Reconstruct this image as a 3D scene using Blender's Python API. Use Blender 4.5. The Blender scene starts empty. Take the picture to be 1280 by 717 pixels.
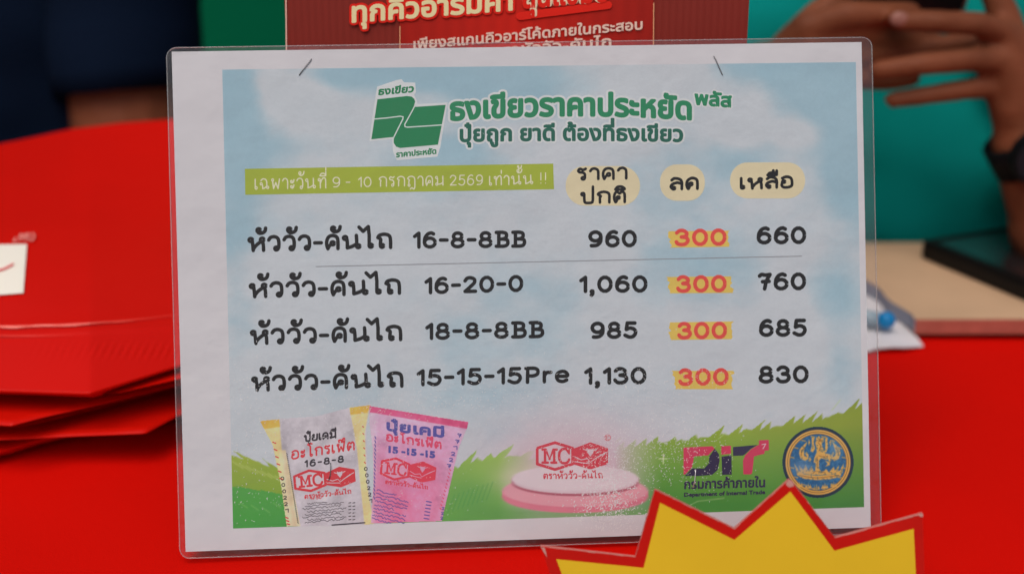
import bpy, bmesh, math, random
import numpy as np
from mathutils import Vector, Matrix, noise as mnoise
from mathutils.geometry import tessellate_polygon
random.seed(7); rng = np.random.default_rng(7)
sc = bpy.context.scene
COL = sc.collection

# ------------------------------------------------------------ camera, sky, sun, exposure
TZ = 0.75                                  # table height
F = 1778.0; PITCH = math.radians(19.0)
CX, CY = 640.0, 358.5
RC = np.array([[0.9972, -0.0233, 0.0712], [0.0244, 0.9996, -0.0152], [-0.0708, 0.0169, 0.9973]])  # card axes (columns) in camera space
u_, s_, vt_ = np.linalg.svd(RC); RC = u_ @ vt_
TC = np.array([0.0070, -0.0029, -0.6106])
c2w = np.array([[1, 0, 0], [0, math.sin(PITCH), -math.cos(PITCH)], [0, math.cos(PITCH), math.sin(PITCH)]])
RW = c2w @ RC
card_c = c2w @ TC
low = card_c - RW[:, 1] * 0.1085
low_l = low - RW[:, 0] * 0.15; low_r = low + RW[:, 0] * 0.15
CAMZ = TZ - min(low_l[2], low_r[2]) + 0.0012
CAM = np.array([0, 0, CAMZ])
cam = bpy.data.cameras.new('camera'); cam.lens = 50.0; cam.sensor_width = 36.0
cam.clip_end = 200; cam.clip_start = 0.02
cam.dof.use_dof = True; cam.dof.focus_distance = 0.605; cam.dof.aperture_fstop = 4.6; cam.dof.aperture_blades = 7
camo = bpy.data.objects.new('camera', cam); COL.objects.link(camo)
camo.location = CAM; camo.rotation_euler = (math.radians(90) - PITCH, 0, 0)
sc.camera = camo

SUN_EL, SUN_AZ = math.radians(56), math.radians(198)    # azimuth clockwise from +Y (behind-left of the camera)
w = bpy.data.worlds.new('World'); sc.world = w; w.use_nodes = True
nt = w.node_tree
sky = nt.nodes.new('ShaderNodeTexSky'); sky.sky_type = 'NISHITA'; sky.sun_disc = False
sky.sun_elevation = SUN_EL; sky.sun_rotation = SUN_AZ; sky.dust_density = 5; sky.air_density = 1.0
nt.links.new(sky.outputs[0], nt.nodes['Background'].inputs[0])
nt.nodes['Background'].inputs[1].default_value = 0.10
sl = bpy.data.lights.new('sun', 'SUN'); sl.energy = 1.5; sl.angle = math.radians(40); sl.color = (1, .915, .88)
so = bpy.data.objects.new('sun', sl); COL.objects.link(so)
sd = Vector((math.sin(SUN_AZ) * math.cos(SUN_EL), math.cos(SUN_AZ) * math.cos(SUN_EL), math.sin(SUN_EL)))
so.rotation_euler = sd.to_track_quat('Z', 'Y').to_euler()
so.location = (0, 0, 4)
sc.view_settings.view_transform = 'Standard'; sc.view_settings.look = 'None'
sc.view_settings.exposure = -0.05; sc.view_settings.gamma = 1
sc.cycles.max_bounces = 8; sc.cycles.transparent_max_bounces = 16
sc.cycles.caustics_reflective = False; sc.cycles.caustics_refractive = False

# ------------------------------------------------------------ rays from photograph pixels to places in the world
def ray(px, py):
    px = np.asarray(px, float); py = np.asarray(py, float)
    d = np.stack([(px - CX) / F, -(py - CY) / F, -np.ones_like(px)], -1)
    return d @ c2w.T
def on_z(px, py, z):                       # point at height z above the table top
    d = ray(px, py); t = (TZ + z - CAM[2]) / d[..., 2]
    return CAM + d * t[..., None]
def at_y(px, py, y):
    d = ray(px, py); t = (y - CAM[1]) / d[..., 1]
    return CAM + d * t[..., None]
def V(px, py, y): return Vector(at_y(px, py, y))

class Plane:
    def __init__(s, o, R):
        s.o = np.array(o, float); s.R = np.array(R, float)
        s.M = Matrix.Translation(Vector(s.o)) @ Matrix(s.R.tolist()).to_4x4()
    def uv(s, px, py):
        d = ray(px, py); n = s.R[:, 2]
        t = ((s.o - CAM) @ n) / (d @ n)
        p = CAM + d * t[..., None] - s.o
        return p @ s.R[:, 0], p @ s.R[:, 1]
CARD = Plane(CAM + low, RW)                # origin: bottom centre of the film

# ------------------------------------------------------------ colours and materials
def lin(c):
    c = np.asarray(c, float) / 255
    return np.where(c <= .04045, c / 12.92, ((c + .055) / 1.055) ** 2.4)
KP = 1.43
def ink(*c): return tuple(np.clip(lin(c) * KP, 0, .88))
MATS = {}
def mat(name, col, rough=.5, spec=.4, bump=0, bscale=200, var=0, vscale=8, metal=0, coat=0, attr=None, sheen=0):
    if name in MATS: return MATS[name]
    m = bpy.data.materials.new(name); m.use_nodes = True; MATS[name] = m
    t = m.node_tree; b = t.nodes['Principled BSDF']
    b.inputs['Roughness'].default_value = rough; b.inputs['Specular IOR Level'].default_value = spec
    b.inputs['Metallic'].default_value = metal; b.inputs['Coat Weight'].default_value = coat
    b.inputs['Coat Roughness'].default_value = .15
    b.inputs['Sheen Weight'].default_value = sheen
    tc = t.nodes.new('ShaderNodeTexCoord')
    if attr:
        a = t.nodes.new('ShaderNodeAttribute'); a.attribute_name = attr
        csrc = a.outputs['Color']
    else:
        a = t.nodes.new('ShaderNodeRGB'); a.outputs[0].default_value = (*col[:3], 1); csrc = a.outputs[0]
    if var:
        n = t.nodes.new('ShaderNodeTexNoise'); n.inputs['Scale'].default_value = vscale; n.inputs['Detail'].default_value = 5
        t.links.new(tc.outputs['Object'], n.inputs['Vector'])
        r = t.nodes.new('ShaderNodeMapRange'); r.inputs[1].default_value = .3; r.inputs[2].default_value = .7
        r.inputs[3].default_value = 1 - var; r.inputs[4].default_value = 1 + var
        t.links.new(n.outputs['Fac'], r.inputs[0])
        x = t.nodes.new('ShaderNodeVectorMath'); x.operation = 'SCALE'
        t.links.new(csrc, x.inputs[0]); t.links.new(r.outputs[0], x.inputs['Scale']); csrc = x.outputs[0]
    t.links.new(csrc, b.inputs['Base Color'])
    if bump:
        n = t.nodes.new('ShaderNodeTexNoise'); n.inputs['Scale'].default_value = bscale; n.inputs['Detail'].default_value = 4
        t.links.new(tc.outputs['Object'], n.inputs['Vector'])
        bp = t.nodes.new('ShaderNodeBump'); bp.inputs['Strength'].default_value = bump; bp.inputs['Distance'].default_value = .002
        t.links.new(n.outputs['Fac'], bp.inputs['Height']); t.links.new(bp.outputs[0], b.inputs['Normal'])
    return m
def pm(c, tag=''):                          # printed ink on paper
    return mat('ink_%d_%d_%d%s' % (*c, tag), ink(*c), .75, .25)

def film_mat(name, milk, gloss_rough=.12, tint=(1, 1, 1)):
    m = bpy.data.materials.new(name); m.use_nodes = True; t = m.node_tree
    for n in list(t.nodes):
        if n.type != 'OUTPUT_MATERIAL': t.nodes.remove(n)
    out = t.nodes[0]
    tr = t.nodes.new('ShaderNodeBsdfTransparent'); tr.inputs[0].default_value = (*tint, 1)
    di = t.nodes.new('ShaderNodeBsdfDiffuse'); di.inputs[0].default_value = (.85, .85, .86, 1)
    gl = t.nodes.new('ShaderNodeBsdfGlossy'); gl.inputs['Roughness'].default_value = gloss_rough
    m1 = t.nodes.new('ShaderNodeMixShader'); m1.inputs[0].default_value = milk
    t.links.new(tr.outputs[0], m1.inputs[1]); t.links.new(di.outputs[0], m1.inputs[2])
    fr = t.nodes.new('ShaderNodeFresnel'); fr.inputs[0].default_value = 1.5
    tc = t.nodes.new('ShaderNodeTexCoord')
    n = t.nodes.new('ShaderNodeTexNoise'); n.inputs['Scale'].default_value = 14; n.inputs['Detail'].default_value = 3
    n2 = t.nodes.new('ShaderNodeTexNoise'); n2.inputs['Scale'].default_value = 260; n2.inputs['Detail'].default_value = 2
    ad = t.nodes.new('ShaderNodeMath'); ad.operation = 'MULTIPLY_ADD'; ad.inputs[1].default_value = .05
    t.links.new(tc.outputs['Object'], n.inputs['Vector']); t.links.new(tc.outputs['Object'], n2.inputs['Vector'])
    t.links.new(n2.outputs['Fac'], ad.inputs[0]); t.links.new(n.outputs['Fac'], ad.inputs[2])
    bp = t.nodes.new('ShaderNodeBump'); bp.inputs['Strength'].default_value = .8; bp.inputs['Distance'].default_value = .0045
    t.links.new(ad.outputs[0], bp.inputs['Height'])
    t.links.new(bp.outputs[0], gl.inputs['Normal']); t.links.new(bp.outputs[0], fr.inputs['Normal'])
    m2 = t.nodes.new('ShaderNodeMixShader')
    fm = t.nodes.new('ShaderNodeMath'); fm.operation = 'MULTIPLY'; fm.inputs[1].default_value = .6; t.links.new(fr.outputs[0], fm.inputs[0])
    t.links.new(fm.outputs[0], m2.inputs[0]); t.links.new(m1.outputs[0], m2.inputs[1]); t.links.new(gl.outputs[0], m2.inputs[2])
    t.links.new(m2.outputs[0], out.inputs['Surface'])
    MATS[name] = m; return m

# ------------------------------------------------------------ objects
WM = {}
def empty(name, M, label, cat, group=None):
    o = bpy.data.objects.new(name, None); o.empty_display_size = .02; COL.objects.link(o)
    o.matrix_world = M; WM[o] = M; o['label'] = label; o['category'] = cat
    if group: o['group'] = group
    return o
def link(name, me, m, parent=None, M=None, label=None, cat=None, group=None, kind=None, smooth=False):
    o = bpy.data.objects.new(name, me); COL.objects.link(o)
    if m is not None: me.materials.append(m)
    M = M or Matrix.Identity(4)
    if parent is not None:
        o.parent = parent; o.matrix_local = WM[parent].inverted() @ M
    else: o.matrix_world = M
    WM[o] = M
    if smooth:
        me.polygons.foreach_set('use_smooth', [True] * len(me.polygons))
    for k, v in (('label', label), ('category', cat), ('group', group), ('kind', kind)):
        if v: o[k] = v
    return o
def pydata(name, vs, fs):
    used = sorted({i for f in fs for i in f})
    if len(used) != len(vs):
        re_ = {k: n for n, k in enumerate(used)}; vs = [vs[k] for k in used]; fs = [tuple(re_[i] for i in f) for f in fs]
    me = bpy.data.meshes.new(name); me.from_pydata([tuple(map(float, v)) for v in vs], [], [tuple(map(int, f)) for f in fs]); me.update(); return me
def bm_mesh(name, bm):
    me = bpy.data.meshes.new(name); bm.to_mesh(me); bm.free(); return me
def bevel_box(name, sx, sy, sz, bev=.002, seg=2, origin=(0, 0, 0)):
    bm = bmesh.new(); bmesh.ops.create_cube(bm, size=1)
    for v in bm.verts: v.co = Vector((v.co.x * sx + origin[0], v.co.y * sy + origin[1], v.co.z * sz + origin[2]))
    if bev: bmesh.ops.bevel(bm, geom=bm.edges[:], offset=bev, segments=seg, affect='EDGES', profile=.5)
    return bm_mesh(name, bm)
def T(x, y, z): return Matrix.Translation((x, y, z))

# ------------------------------------------------------------ ink: strokes and shapes given in photograph pixels, laid on a plane
def catmull(P, n=5):
    P = [np.array(p, float) for p in P]
    if len(P) < 3: return P
    Q = [2 * P[0] - P[1]] + P + [2 * P[-1] - P[-2]]; out = []
    for i in range(1, len(Q) - 2):
        a, b, c, d = Q[i - 1:i + 3]
        for k in range(n):
            t = k / n
            out.append(.5 * ((2 * b) + (c - a) * t + (2 * a - 5 * b + 4 * c - d) * t * t + (3 * b - a - 3 * c + d) * t ** 3))
    out.append(P[-1]); return out
class Ink:
    def __init__(s): s.v = []; s.f = []; s.k = 0
    def _h(s):
        s.k += 1; return .35 + .65 * ((s.k * 0.6180339) % 1)
    def disc(s, p, r, n=10):
        h = s._h(); b = len(s.v); s.v.append((p[0], p[1], h))
        for i in range(n):
            a = 2 * math.pi * i / n; s.v.append((p[0] + r * math.cos(a), p[1] + r * math.sin(a), 0))
        for i in range(n): s.f.append((b, b + 1 + i, b + 1 + (i + 1) % n))
    def stroke(s, P, wd, caps=True):
        P = [np.array(p[:2], float) for p in P]; P = [p for i, p in enumerate(P) if i == 0 or np.hypot(*(p - P[i - 1])) > 1e-4]
        if len(P) < 2:
            s.disc(P[0], wd / 2); return
        h = s._h(); b = len(s.v); r = wd / 2
        for i, p in enumerate(P):
            d = P[min(i + 1, len(P) - 1)] - P[max(i - 1, 0)]; L = np.hypot(*d) or 1
            nrm = np.array([-d[1], d[0]]) / L
            if 0 < i < len(P) - 1:
                d1 = P[i] - P[i - 1]; d1 = d1 / np.hypot(*d1); cs = abs(float(np.dot(np.array([-d1[1], d1[0]]), nrm)))
                m = min(1 / max(cs, .5), 1.6)
                if cs < .8: m = 1; 
            else: m = 1
            s.v += [(*(p + nrm * r * m), 0), (*p, h), (*(p - nrm * r * m), 0)]
        for i in range(len(P) - 1):
            a = b + 3 * i; s.f += [(a, a + 3, a + 4, a + 1), (a + 1, a + 4, a + 5, a + 2)]
        if caps:
            s.disc(P[0], r); s.disc(P[-1], r)
            for i in range(1, len(P) - 1):
                d1 = P[i] - P[i - 1]; d2 = P[i + 1] - P[i]
                if np.dot(d1, d2) < .75 * np.hypot(*d1) * np.hypot(*d2): s.disc(P[i], r)
    def poly(s, P):
        t = tessellate_polygon([[Vector((p[0], p[1], 0)) for p in P]]); h = s._h(); b = len(s.v)
        s.v += [(p[0], p[1], h) for p in P]; s.f += [tuple(b + i for i in x) for x in t]
    def outline(s, P, wd):
        n = len(P)
        for i in range(n): s.stroke([P[i], P[(i + 1) % n]], wd)
    def build(s, name, m, z, parent, plane=None, label=None, zh=1.4e-5):
        plane = plane or CARD
        a = np.array(s.v); u, v = plane.uv(a[:, 0], a[:, 1])
        vs = np.stack([u, v, z + a[:, 2] * zh], -1)
        me = pydata(name, vs, s.f)
        # make every face look out of the plane
        bm = bmesh.new(); bm.from_mesh(me)
        bm.normal_update()
        fl = [f for f in bm.faces if f.normal.z < 0]
        if fl: bmesh.ops.reverse_faces(bm, faces=fl)
        bm.to_mesh(me); bm.free()
        return link(name, me, m, parent, plane.M, label)

# ---- looped round-hand Thai and Latin stroke alphabet (units: consonant height 10)
def o_(x, y, r=1.25): return ('o', x, y, r, r)
def e_(x, y, rx, ry): return ('o', x, y, rx, ry)
def S(*p): return ('s', p)
def L(*p): return ('l', p)
G = {
 'ห': (10, [o_(1.2, 8.1, 1.35), S((2.2, 7.3), (2.6, 4), (2.9, 0)), S((2.9, 1), (5, 4), (8.1, 6.7)), o_(9.0, 8.2, 1.35), S((8.4, 6.6), (9.7, 5), (10, 0))]),
 'ว': (7, [S((0, 7.8), (1.2, 9.6), (3.6, 10.3), (6, 9.2), (6.9, 6.5), (6.9, 2.5), (6.4, 1.2)), o_(5.3, 1.2, 1.3)]),
 'ค': (8, [S((1, .2), (.2, 3), (.3, 6.5), (1.5, 9.2), (4, 10.3), (6.8, 9.3), (7.8, 6.5), (7.9, .2)), S((1, .2), (1.9, 2.2), (3.1, 3.6)), o_(4.3, 4.3, 1.3)]),
 'น': (11.4, [o_(1.3, 8.2, 1.3), S((2.5, 7.5), (2.8, 4), (2.8, .6)), S((2.8, .6), (6, 1.6), (9, 3.3)), S((9, 10), (9.2, 6), (9.2, 3)), o_(10.3, 1.7, 1.3)]),
 'ไ': (5.1, [L((-4.1, 16.3), (-1.3, 13.0), (2.3, 16.6), (2.9, 10), (2.9, 2)), o_(4.0, 1.9, 1.3)]),
 'ถ': (9, [S((.2, 8.0), (1.4, 9.7), (4.8, 10.5), (8, 9.3), (8.9, 6), (9, .3)), S((.2, 8.0), (2.1, 6.8), (2, 4), (1.9, 2.4)), o_(3.1, 1.6, 1.25)]),
 'ก': (8.8, [S((1.8, .3), (1.8, 4.8), (2.3, 6.5), (.4, 8.0), (1.8, 9.7), (5, 10.4), (8, 9.2), (8.8, 6.5), (8.8, .3))]),
 'ด': (8, [S((2.6, 3.6), (1.3, .3), (.1, 4), (.8, 8), (4, 10.3), (7.2, 9), (8, 6), (8, .3)), o_(3.2, 4.8, 1.25)]),
 'ต': (8, [S((2.6, 3.6), (1.3, .3), (.1, 4), (.6, 8.2), (2.2, 10.3), (4.1, 8.6), (6, 10.3), (7.7, 8.6), (8, 6), (8, .3)), o_(3.2, 4.6, 1.2)]),
 'ล': (8.2, [S((.8, 8.7), (3, 10.3), (6.8, 9.3), (8.2, 6.5), (8.2, .3)), S((8.2, 5), (5, 6.3), (1.5, 5), (.2, 2.8), (.9, 1.2)), o_(2.2, 1.2, 1.2)]),
 'อ': (8.3, [S((.9, 4.8), (.4, 2), (2.2, .2), (5.5, .2), (8, 1.6), (8.3, 5.5), (7.3, 9), (4, 10.3), (.8, 9)), o_(1.9, 5.6, 1.2)]),
 'เ': (2.4, [L((.2, 10), (.2, 2)), o_(1.3, 1.4, 1.3)]),
 'แ': (6.6, [L((.2, 10), (.2, 2)), o_(1.3, 1.4, 1.3), L((4.2, 10), (4.2, 2)), o_(5.3, 1.4, 1.3)]),
 'า': (6, [S((0, 8), (1.2, 9.8), (3.4, 10.3), (5.4, 9), (6, 6.5), (6, .3))]),
 'ร': (5.8, [o_(4, 1.3, 1.25), S((5.2, 1.6), (5.2, 5), (3.8, 6.6), (1.2, 7.2), (.3, 8.6), (1.6, 10.3), (4, 9.3), (5.8, 10.3))]),
 'ะ': (4, [o_(1, 7.3, 1), S((.4, 6.4), (2, 5.8), (3.4, 6.8), (4, 9)), o_(1, 2.1, 1), S((.4, 1.2), (2, .6), (3.4, 1.6), (4, 3.8))]),
 'ฉ': (10.3, [S((1, 8.6), (3.6, 10.3), (7, 9.4), (8.1, 6.5), (8.1, 3)), o_(9.2, 1.7, 1.2), o_(1.4, 5.4, 1.15), S((2.6, 5.2), (3.2, 2.6), (3.3, .5)), S((3.3, .5), (5.6, 1.2), (8, 3))]),
 'พ': (9.6, [o_(1.3, 9, 1.15), L((1.2, 7.9), (2.4, .4), (5, 6.4), (7.7, .4), (9.4, 10))]),
 'ฟ': (9.6, [o_(1.3, 9, 1.15), L((1.2, 7.9), (2.4, .4), (5, 6.4), (7.7, .4), (9.4, 15))]),
 'ท': (9, [o_(1.2, 8.5, 1.2), L((2.4, 8), (2.6, .3)), S((2.6, 5), (4.4, 8.8), (6.8, 10.3), (8.7, 8.6), (9, .3))]),
 'ม': (9, [o_(1.3, 8.6, 1.2), L((2.5, 8), (2.6, 2.2)), o_(1.6, 1.4, 1.2), S((2.8, 1.3), (6, 1.6), (8.9, 3)), L((8.8, 10), (9, .3))]),
 'ฎ': (9, [S((1.8, 1.5), (1.8, 4.8), (2.3, 6.5), (.4, 8.0), (1.8, 9.7), (5, 10.4), (8, 9.2), (8.8, 6.5), (8.8, -1), (7.6, -3.4), (5.4, -2), (3.4, -3.4)), o_(2, .8, 1.2)]),
 'ป': (8.8, [o_(1.3, 8.6, 1.2), S((2.4, 8.2), (2.5, 2.2), (3.6, .3), (7.4, .3), (8.6, 1.6), (8.8, 6), (8.8, 15.5))]),
 'ย': (8.2, [o_(2.6, 8.8, 1.15), S((1.5, 8.4), (.7, 6.6), (3, 5.4), (.8, 4.2), (.6, 1.6), (2.4, .3), (6.3, .3), (8, 1.8), (8.2, 10))]),
 'โ': (6.2, [S((5.8, 16), (3.4, 16.8), (1, 15.6), (3.4, 13.8), (4, 12), (4, 7), (4, 2)), o_(5.2, 1.4, 1.25)]),
 'ส': (8.6, [S((.8, 8.7), (3, 10.3), (6.6, 9.3), (8.2, 6.5), (8.2, .3)), S((8.2, 5), (5, 6.3), (1.5, 5), (.2, 2.8), (.9, 1.2)), o_(2.2, 1.2, 1.2), L((6.8, 9), (9.4, 11.6))]),
 'ธ': (8, [S((7.6, 9), (4, 10.3), (1.2, 9.4), (1.6, 7.4), (5, 6.8), (7.4, 5.4), (7.6, 2), (5.4, .3), (1.6, .6), (.6, 3), (1, 5))]),
 'ั': (0, [o_(-3.4, 15.6, 1.25), S((-4.5, 14.8), (-3, 13.2), (-.6, 13.4), (.9, 14.8), (1.4, 17))]),
 'ี': (0, [S((-7, 12.4), (-5.2, 14.6), (-2, 14.6), (0, 12.6), (-3.5, 12.2), (-7, 12.4)), L((0, 12.6), (0, 16.4))]),
 'ิ': (0, [S((-7, 12.4), (-5.2, 14.8), (-2, 14.8), (0, 12.6), (-3.5, 12.2), (-7, 12.4))]),
 'ื': (0, [S((-7, 12.4), (-5.2, 14.4), (-2, 14.4), (0, 12.6), (-3.5, 12.2), (-7, 12.4)), L((0, 12.6), (0, 16.4)), L((-2.6, 14), (-2.6, 16.6))]),
 '่': (0, [L((0, 13.2), (0, 16.4))]),
 '้': (0, [o_(-3.2, 15.6, .8), S((-2.4, 15), (-2.6, 13.4), (0, 13.8), (1, 16.6))]),
 '็': (0, [S((-5, 12.6), (-5.4, 15), (-2.4, 15), (0, 13), (-2, 12.4), (0, 16.4), (1.6, 16.8))]),
 '๋': (0, [L((-3, 14.6), (1, 14.6)), L((-1, 12.6), (-1, 16.6))]),
 'ุ': (0, [o_(-1.4, -2.6, .8), L((-.3, -2.6), (-.3, -5.4))]),
 '0': (8, [e_(4, 5, 4, 5)]),
 '1': (3, [L((0, 7.7), (3, 10), (3, 0))]),
 '2': (7.4, [S((.2, 7.8), (1.6, 9.6), (4, 10), (6.6, 8.8), (6.5, 6.3), (3.5, 3.2), (.2, .2)), L((.2, .2), (7.4, .2))]),
 '3': (7.4, [S((.3, 8.4), (2, 9.9), (4.6, 9.9), (6.6, 8.2), (6, 6.1), (3.2, 5.4)), S((3.2, 5.4), (6.3, 4.8), (7.4, 2.7), (5.8, .5), (3, 0), (.9, .7), (0, 2))]),
 '5': (7.3, [L((6.8, 10), (1.5, 10), (.9, 5.4)), S((.9, 5.4), (3.6, 6.4), (6.5, 5.3), (7.3, 3), (5.7, .5), (3, 0), (0, 1.3))]),
 '6': (7.8, [S((6.6, 9.4), (4.8, 10.1), (2.4, 9.2), (.6, 6.6), (.2, 3.3)), e_(4, 3.2, 3.8, 3.2)]),
 '7': (6.8, [S((0, 9), (1.5, 10), (4, 9.6), (7, 10)), S((7, 10), (4.6, 5.4), (3.4, 0)), L((2, 5), (6.4, 5.2))]),
 '8': (7.6, [e_(3.8, 7.5, 3, 2.4), e_(3.8, 2.6, 3.8, 2.65)]),
 '9': (7.8, [e_(3.8, 6.8, 3.7, 3.2), S((7.5, 6.8), (7.2, 3), (4.8, .5), (1, .2))]),
 ',': (1.6, [o_(.6, -.2, .55), S((1.2, .1), (1.1, -1.8), (.2, -2.8))]),
 '-': (4.6, [L((0, 4.9), (4.6, 4.9))]),
 '!': (.6, [L((.3, 10), (.3, 3.4)), L((.3, .3), (.3, .35))]),
 '.': (.6, [L((.3, .3), (.3, .35))]),
 ' ': (2, []),
 'B': (8, [L((1.8, 0), (1.8, 10)), S((0, 10), (4.6, 10), (7, 9), (7, 6.6), (5, 5.3), (2, 5.2)), S((5, 5.2), (7.8, 4.4), (8, 1.6), (5.8, .1), (0, 0))]),
 'P': (7.6, [L((1, 0), (1.2, 10)), S((-.1, 10), (5, 10), (7.5, 8.8), (7.5, 6), (5, 4.6), (1.2, 4.6))]),
 'r': (4.8, [L((.6, 7), (.6, 0)), S((.6, 4.5), (2.2, 6.6), (4.8, 6.8))]),
 'e': (6.8, [S((.6, 3.8), (6.8, 3.9), (6.4, 6.2), (4, 7.3), (1, 6.2), (0, 3.4), (1.2, .8), (4, 0), (6.6, 1))]),
}
UPPER = 'ัีิื็'
def layout(s, gap=3.5, upscale=1.0):
    x = 0; out = []; prev = ''
    for ch in s:
        wd, st = G[ch]; dx = dy = 0
        if wd == 0 and ch != ' ':
            bx = x - gap
            if ch in '่้๋' and prev and prev in UPPER: dy = 4.6
            if ch in UPPER + '่้๋' and base in 'ปฟ': bx -= 2
        else:
            bx = x; x += wd + gap; base = ch
        for q in st:
            if q[0] == 'o': out.append(('o', bx + q[1], q[2] + dy, q[3], q[4]))
            else: out.append((q[0], [(bx + a, b + dy) for a, b in q[1]]))
        prev = ch
    return out, x - gap
def write(I, s, x0, x1, yl, yr, h, sw, gap=3.5, slant=0, bend=0):
    """ink extents x0..x1, ink bottom yl (left) .. yr (right), ink height h, stroke width sw, all in photograph pixels"""
    q, W = layout(s, gap)
    sc_y = (h - sw) / 10.3; sc_x = (x1 - x0 - sw) / W
    ang = (yr - yl) / (x1 - x0)
    def mp(a, b):
        X = x0 + sw / 2 + a * sc_x + b * sc_y * slant; tt = (X - x0) / (x1 - x0)
        return (X, yl + ang * (X - x0) - sw / 2 - b * sc_y - bend * 4 * tt * (1 - tt))
    for g in q:
        if g[0] == 'o':
            n = 14; P = [mp(g[1] + g[3] * math.cos(2 * math.pi * i / n), g[2] + g[4] * math.sin(2 * math.pi * i / n)) for i in range(n + 1)]
            I.stroke(P, sw * (.85 if g[3] < 1.6 else 1), caps=False)
        elif g[0] == 's': I.stroke([mp(*p) for p in catmull(g[1])], sw)
        else:
            for p, q2 in zip(g[1][:-1], g[1][1:]): I.stroke([mp(*p), mp(*q2)], sw)

# ---- text set in Blender's own built-in face
TONES = '่้๋์'; UPS = 'ัีิืึ็'
_tc = {}
def font_mesh(s):
    if s in _tc: return _tc[s]
    c = bpy.data.curves.new('t', 'FONT'); c.body = s; c.resolution_u = 3
    o = bpy.data.objects.new('t', c); COL.objects.link(o)
    me = o.to_mesh(); v = np.array([tuple(x.co[:2]) for x in me.vertices]).reshape(-1, 2); f = [tuple(p.vertices) for p in me.polygons]
    o.to_mesh_clear(); bpy.data.objects.remove(o); bpy.data.curves.remove(c)
    _tc[s] = (v, f); return v, f
def font_parts(s):
    raised = [i for i, ch in enumerate(s) if ch in TONES and i and s[i - 1] in UPS]
    s0 = ''.join(ch for i, ch in enumerate(s) if i not in raised)
    parts = [font_mesh(s0) + (0.0,)]
    for i in raised:
        pre = ''.join(ch for k, ch in enumerate(s[:i]) if k not in raised)
        v0, _ = font_mesh(pre); v1, f1 = font_mesh(pre + s[i])
        old = {(round(a, 4), round(b, 4)) for a, b in v0}
        ff = [f for f in f1 if not all((round(v1[k][0], 4), round(v1[k][1], 4)) in old for k in f)]
        idx = sorted({k for f in ff for k in f}); mp = {k: n for n, k in enumerate(idx)}
        if idx: parts.append((v1[idx], [tuple(mp[k] for k in f) for f in ff], .17))
    return parts
def type_(I, s, x0, x1, yl, yr, h, bold=0, bend=0, slant=0, halo=0):
    """h: height in px of a plain consonant / Latin capital-like letter; extents as in write()"""
    parts = font_parts(s)
    xs = parts[0][0][:, 0]; xa, xb = xs.min(), xs.max()
    thai = any('ก' <= c <= 'ฮ' for c in s); H = .50 if thai else .66
    b = bold + halo
    sx = (x1 - x0 - bold) / (xb - xa); sy = (h - bold) / H; ang = (yr - yl) / (x1 - x0)
    for v, f, dy in parts:
        X = x0 + bold / 2 + (v[:, 0] - xa) * sx + (v[:, 1] + dy) * sy * slant; t = (X - x0) / (x1 - x0)
        Y = yl + ang * (X - x0) - bold / 2 - (v[:, 1] + dy) * sy - bend * 4 * t * (1 - t)
        P = np.stack([X, Y], 1)
        # islands
        par = list(range(len(P)))
        def fd(a):
            while par[a] != a: par[a] = par[par[a]]; a = par[a]
            return a
        ec = {}
        for q in f:
            for k in range(len(q)):
                par[fd(q[k])] = fd(q[k - 1]); e = tuple(sorted((q[k], q[k - 1]))); ec[e] = ec.get(e, 0) + 1
        hs = {}; b0 = len(I.v)
        for k, p in enumerate(P):
            r = fd(k)
            if r not in hs: hs[r] = I._h() * .5
            I.v.append((p[0], p[1], hs[r]))
        I.f += [tuple(b0 + k for k in q) for q in f]
        if b > 0:
            for (a, c), n in ec.items():
                if n == 1: I.stroke([P[a], P[c]], b, caps=False)
            for k in {k for e, n in ec.items() if n == 1 for k in e}: I.disc(P[k], b / 2, 8)

# ---- painted patches: grids whose vertex colours are the print itself
def inside(poly, X, Y):
    r = np.zeros(X.shape, bool); n = len(poly)
    for i in range(n):
        x1, y1 = poly[i]; x2, y2 = poly[(i + 1) % n]
        c = (y1 > Y) != (y2 > Y)
        with np.errstate(divide='ignore', invalid='ignore'):
            r ^= c & (X < (x2 - x1) * (Y - y1) / ((y2 - y1) or 1e-9) + x1)
    return r
def segdist(P, X, Y, closed=False):
    d = np.full(X.shape, 1e9); n = len(P)
    for i in range(n if closed else n - 1):
        ax, ay = P[i]; bx, by = P[(i + 1) % n]; vx, vy = bx - ax, by - ay
        t = np.clip(((X - ax) * vx + (Y - ay) * vy) / (vx * vx + vy * vy + 1e-9), 0, 1)
        d = np.minimum(d, np.hypot(X - ax - t * vx, Y - ay - t * vy))
    return d
def over(C, col, a):
    col = np.asarray(col, float)
    C[...] = C * (1 - a[..., None]) + (col if col.ndim > 1 else col[None]) * a[..., None]
def fillp(C, X, Y, poly, col, soft=.7, alpha=1.0):
    sdv = segdist(poly, X, Y, True) * np.where(inside(poly, X, Y), 1, -1)
    over(C, col, np.clip(.5 + sdv / (2 * soft), 0, 1) * alpha)
def line(C, X, Y, P, wd, col, soft=.6, alpha=1.0):
    over(C, col, np.clip(.5 + (wd / 2 - segdist(P, X, Y)) / (2 * soft), 0, 1) * alpha)
def vnoise(X, Y, s, seed):
    r = np.random.default_rng(seed); N = 64; g = r.random((N, N))
    x = X / s; y = Y / s; i = np.floor(x).astype(int); j = np.floor(y).astype(int); fx = x - i; fy = y - j
    fx = fx * fx * (3 - 2 * fx); fy = fy * fy * (3 - 2 * fy); i %= N; j %= N; i1 = (i + 1) % N; j1 = (j + 1) % N
    return (g[i, j] * (1 - fx) + g[i1, j] * fx) * (1 - fy) + (g[i, j1] * (1 - fx) + g[i1, j1] * fx) * fy
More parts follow.
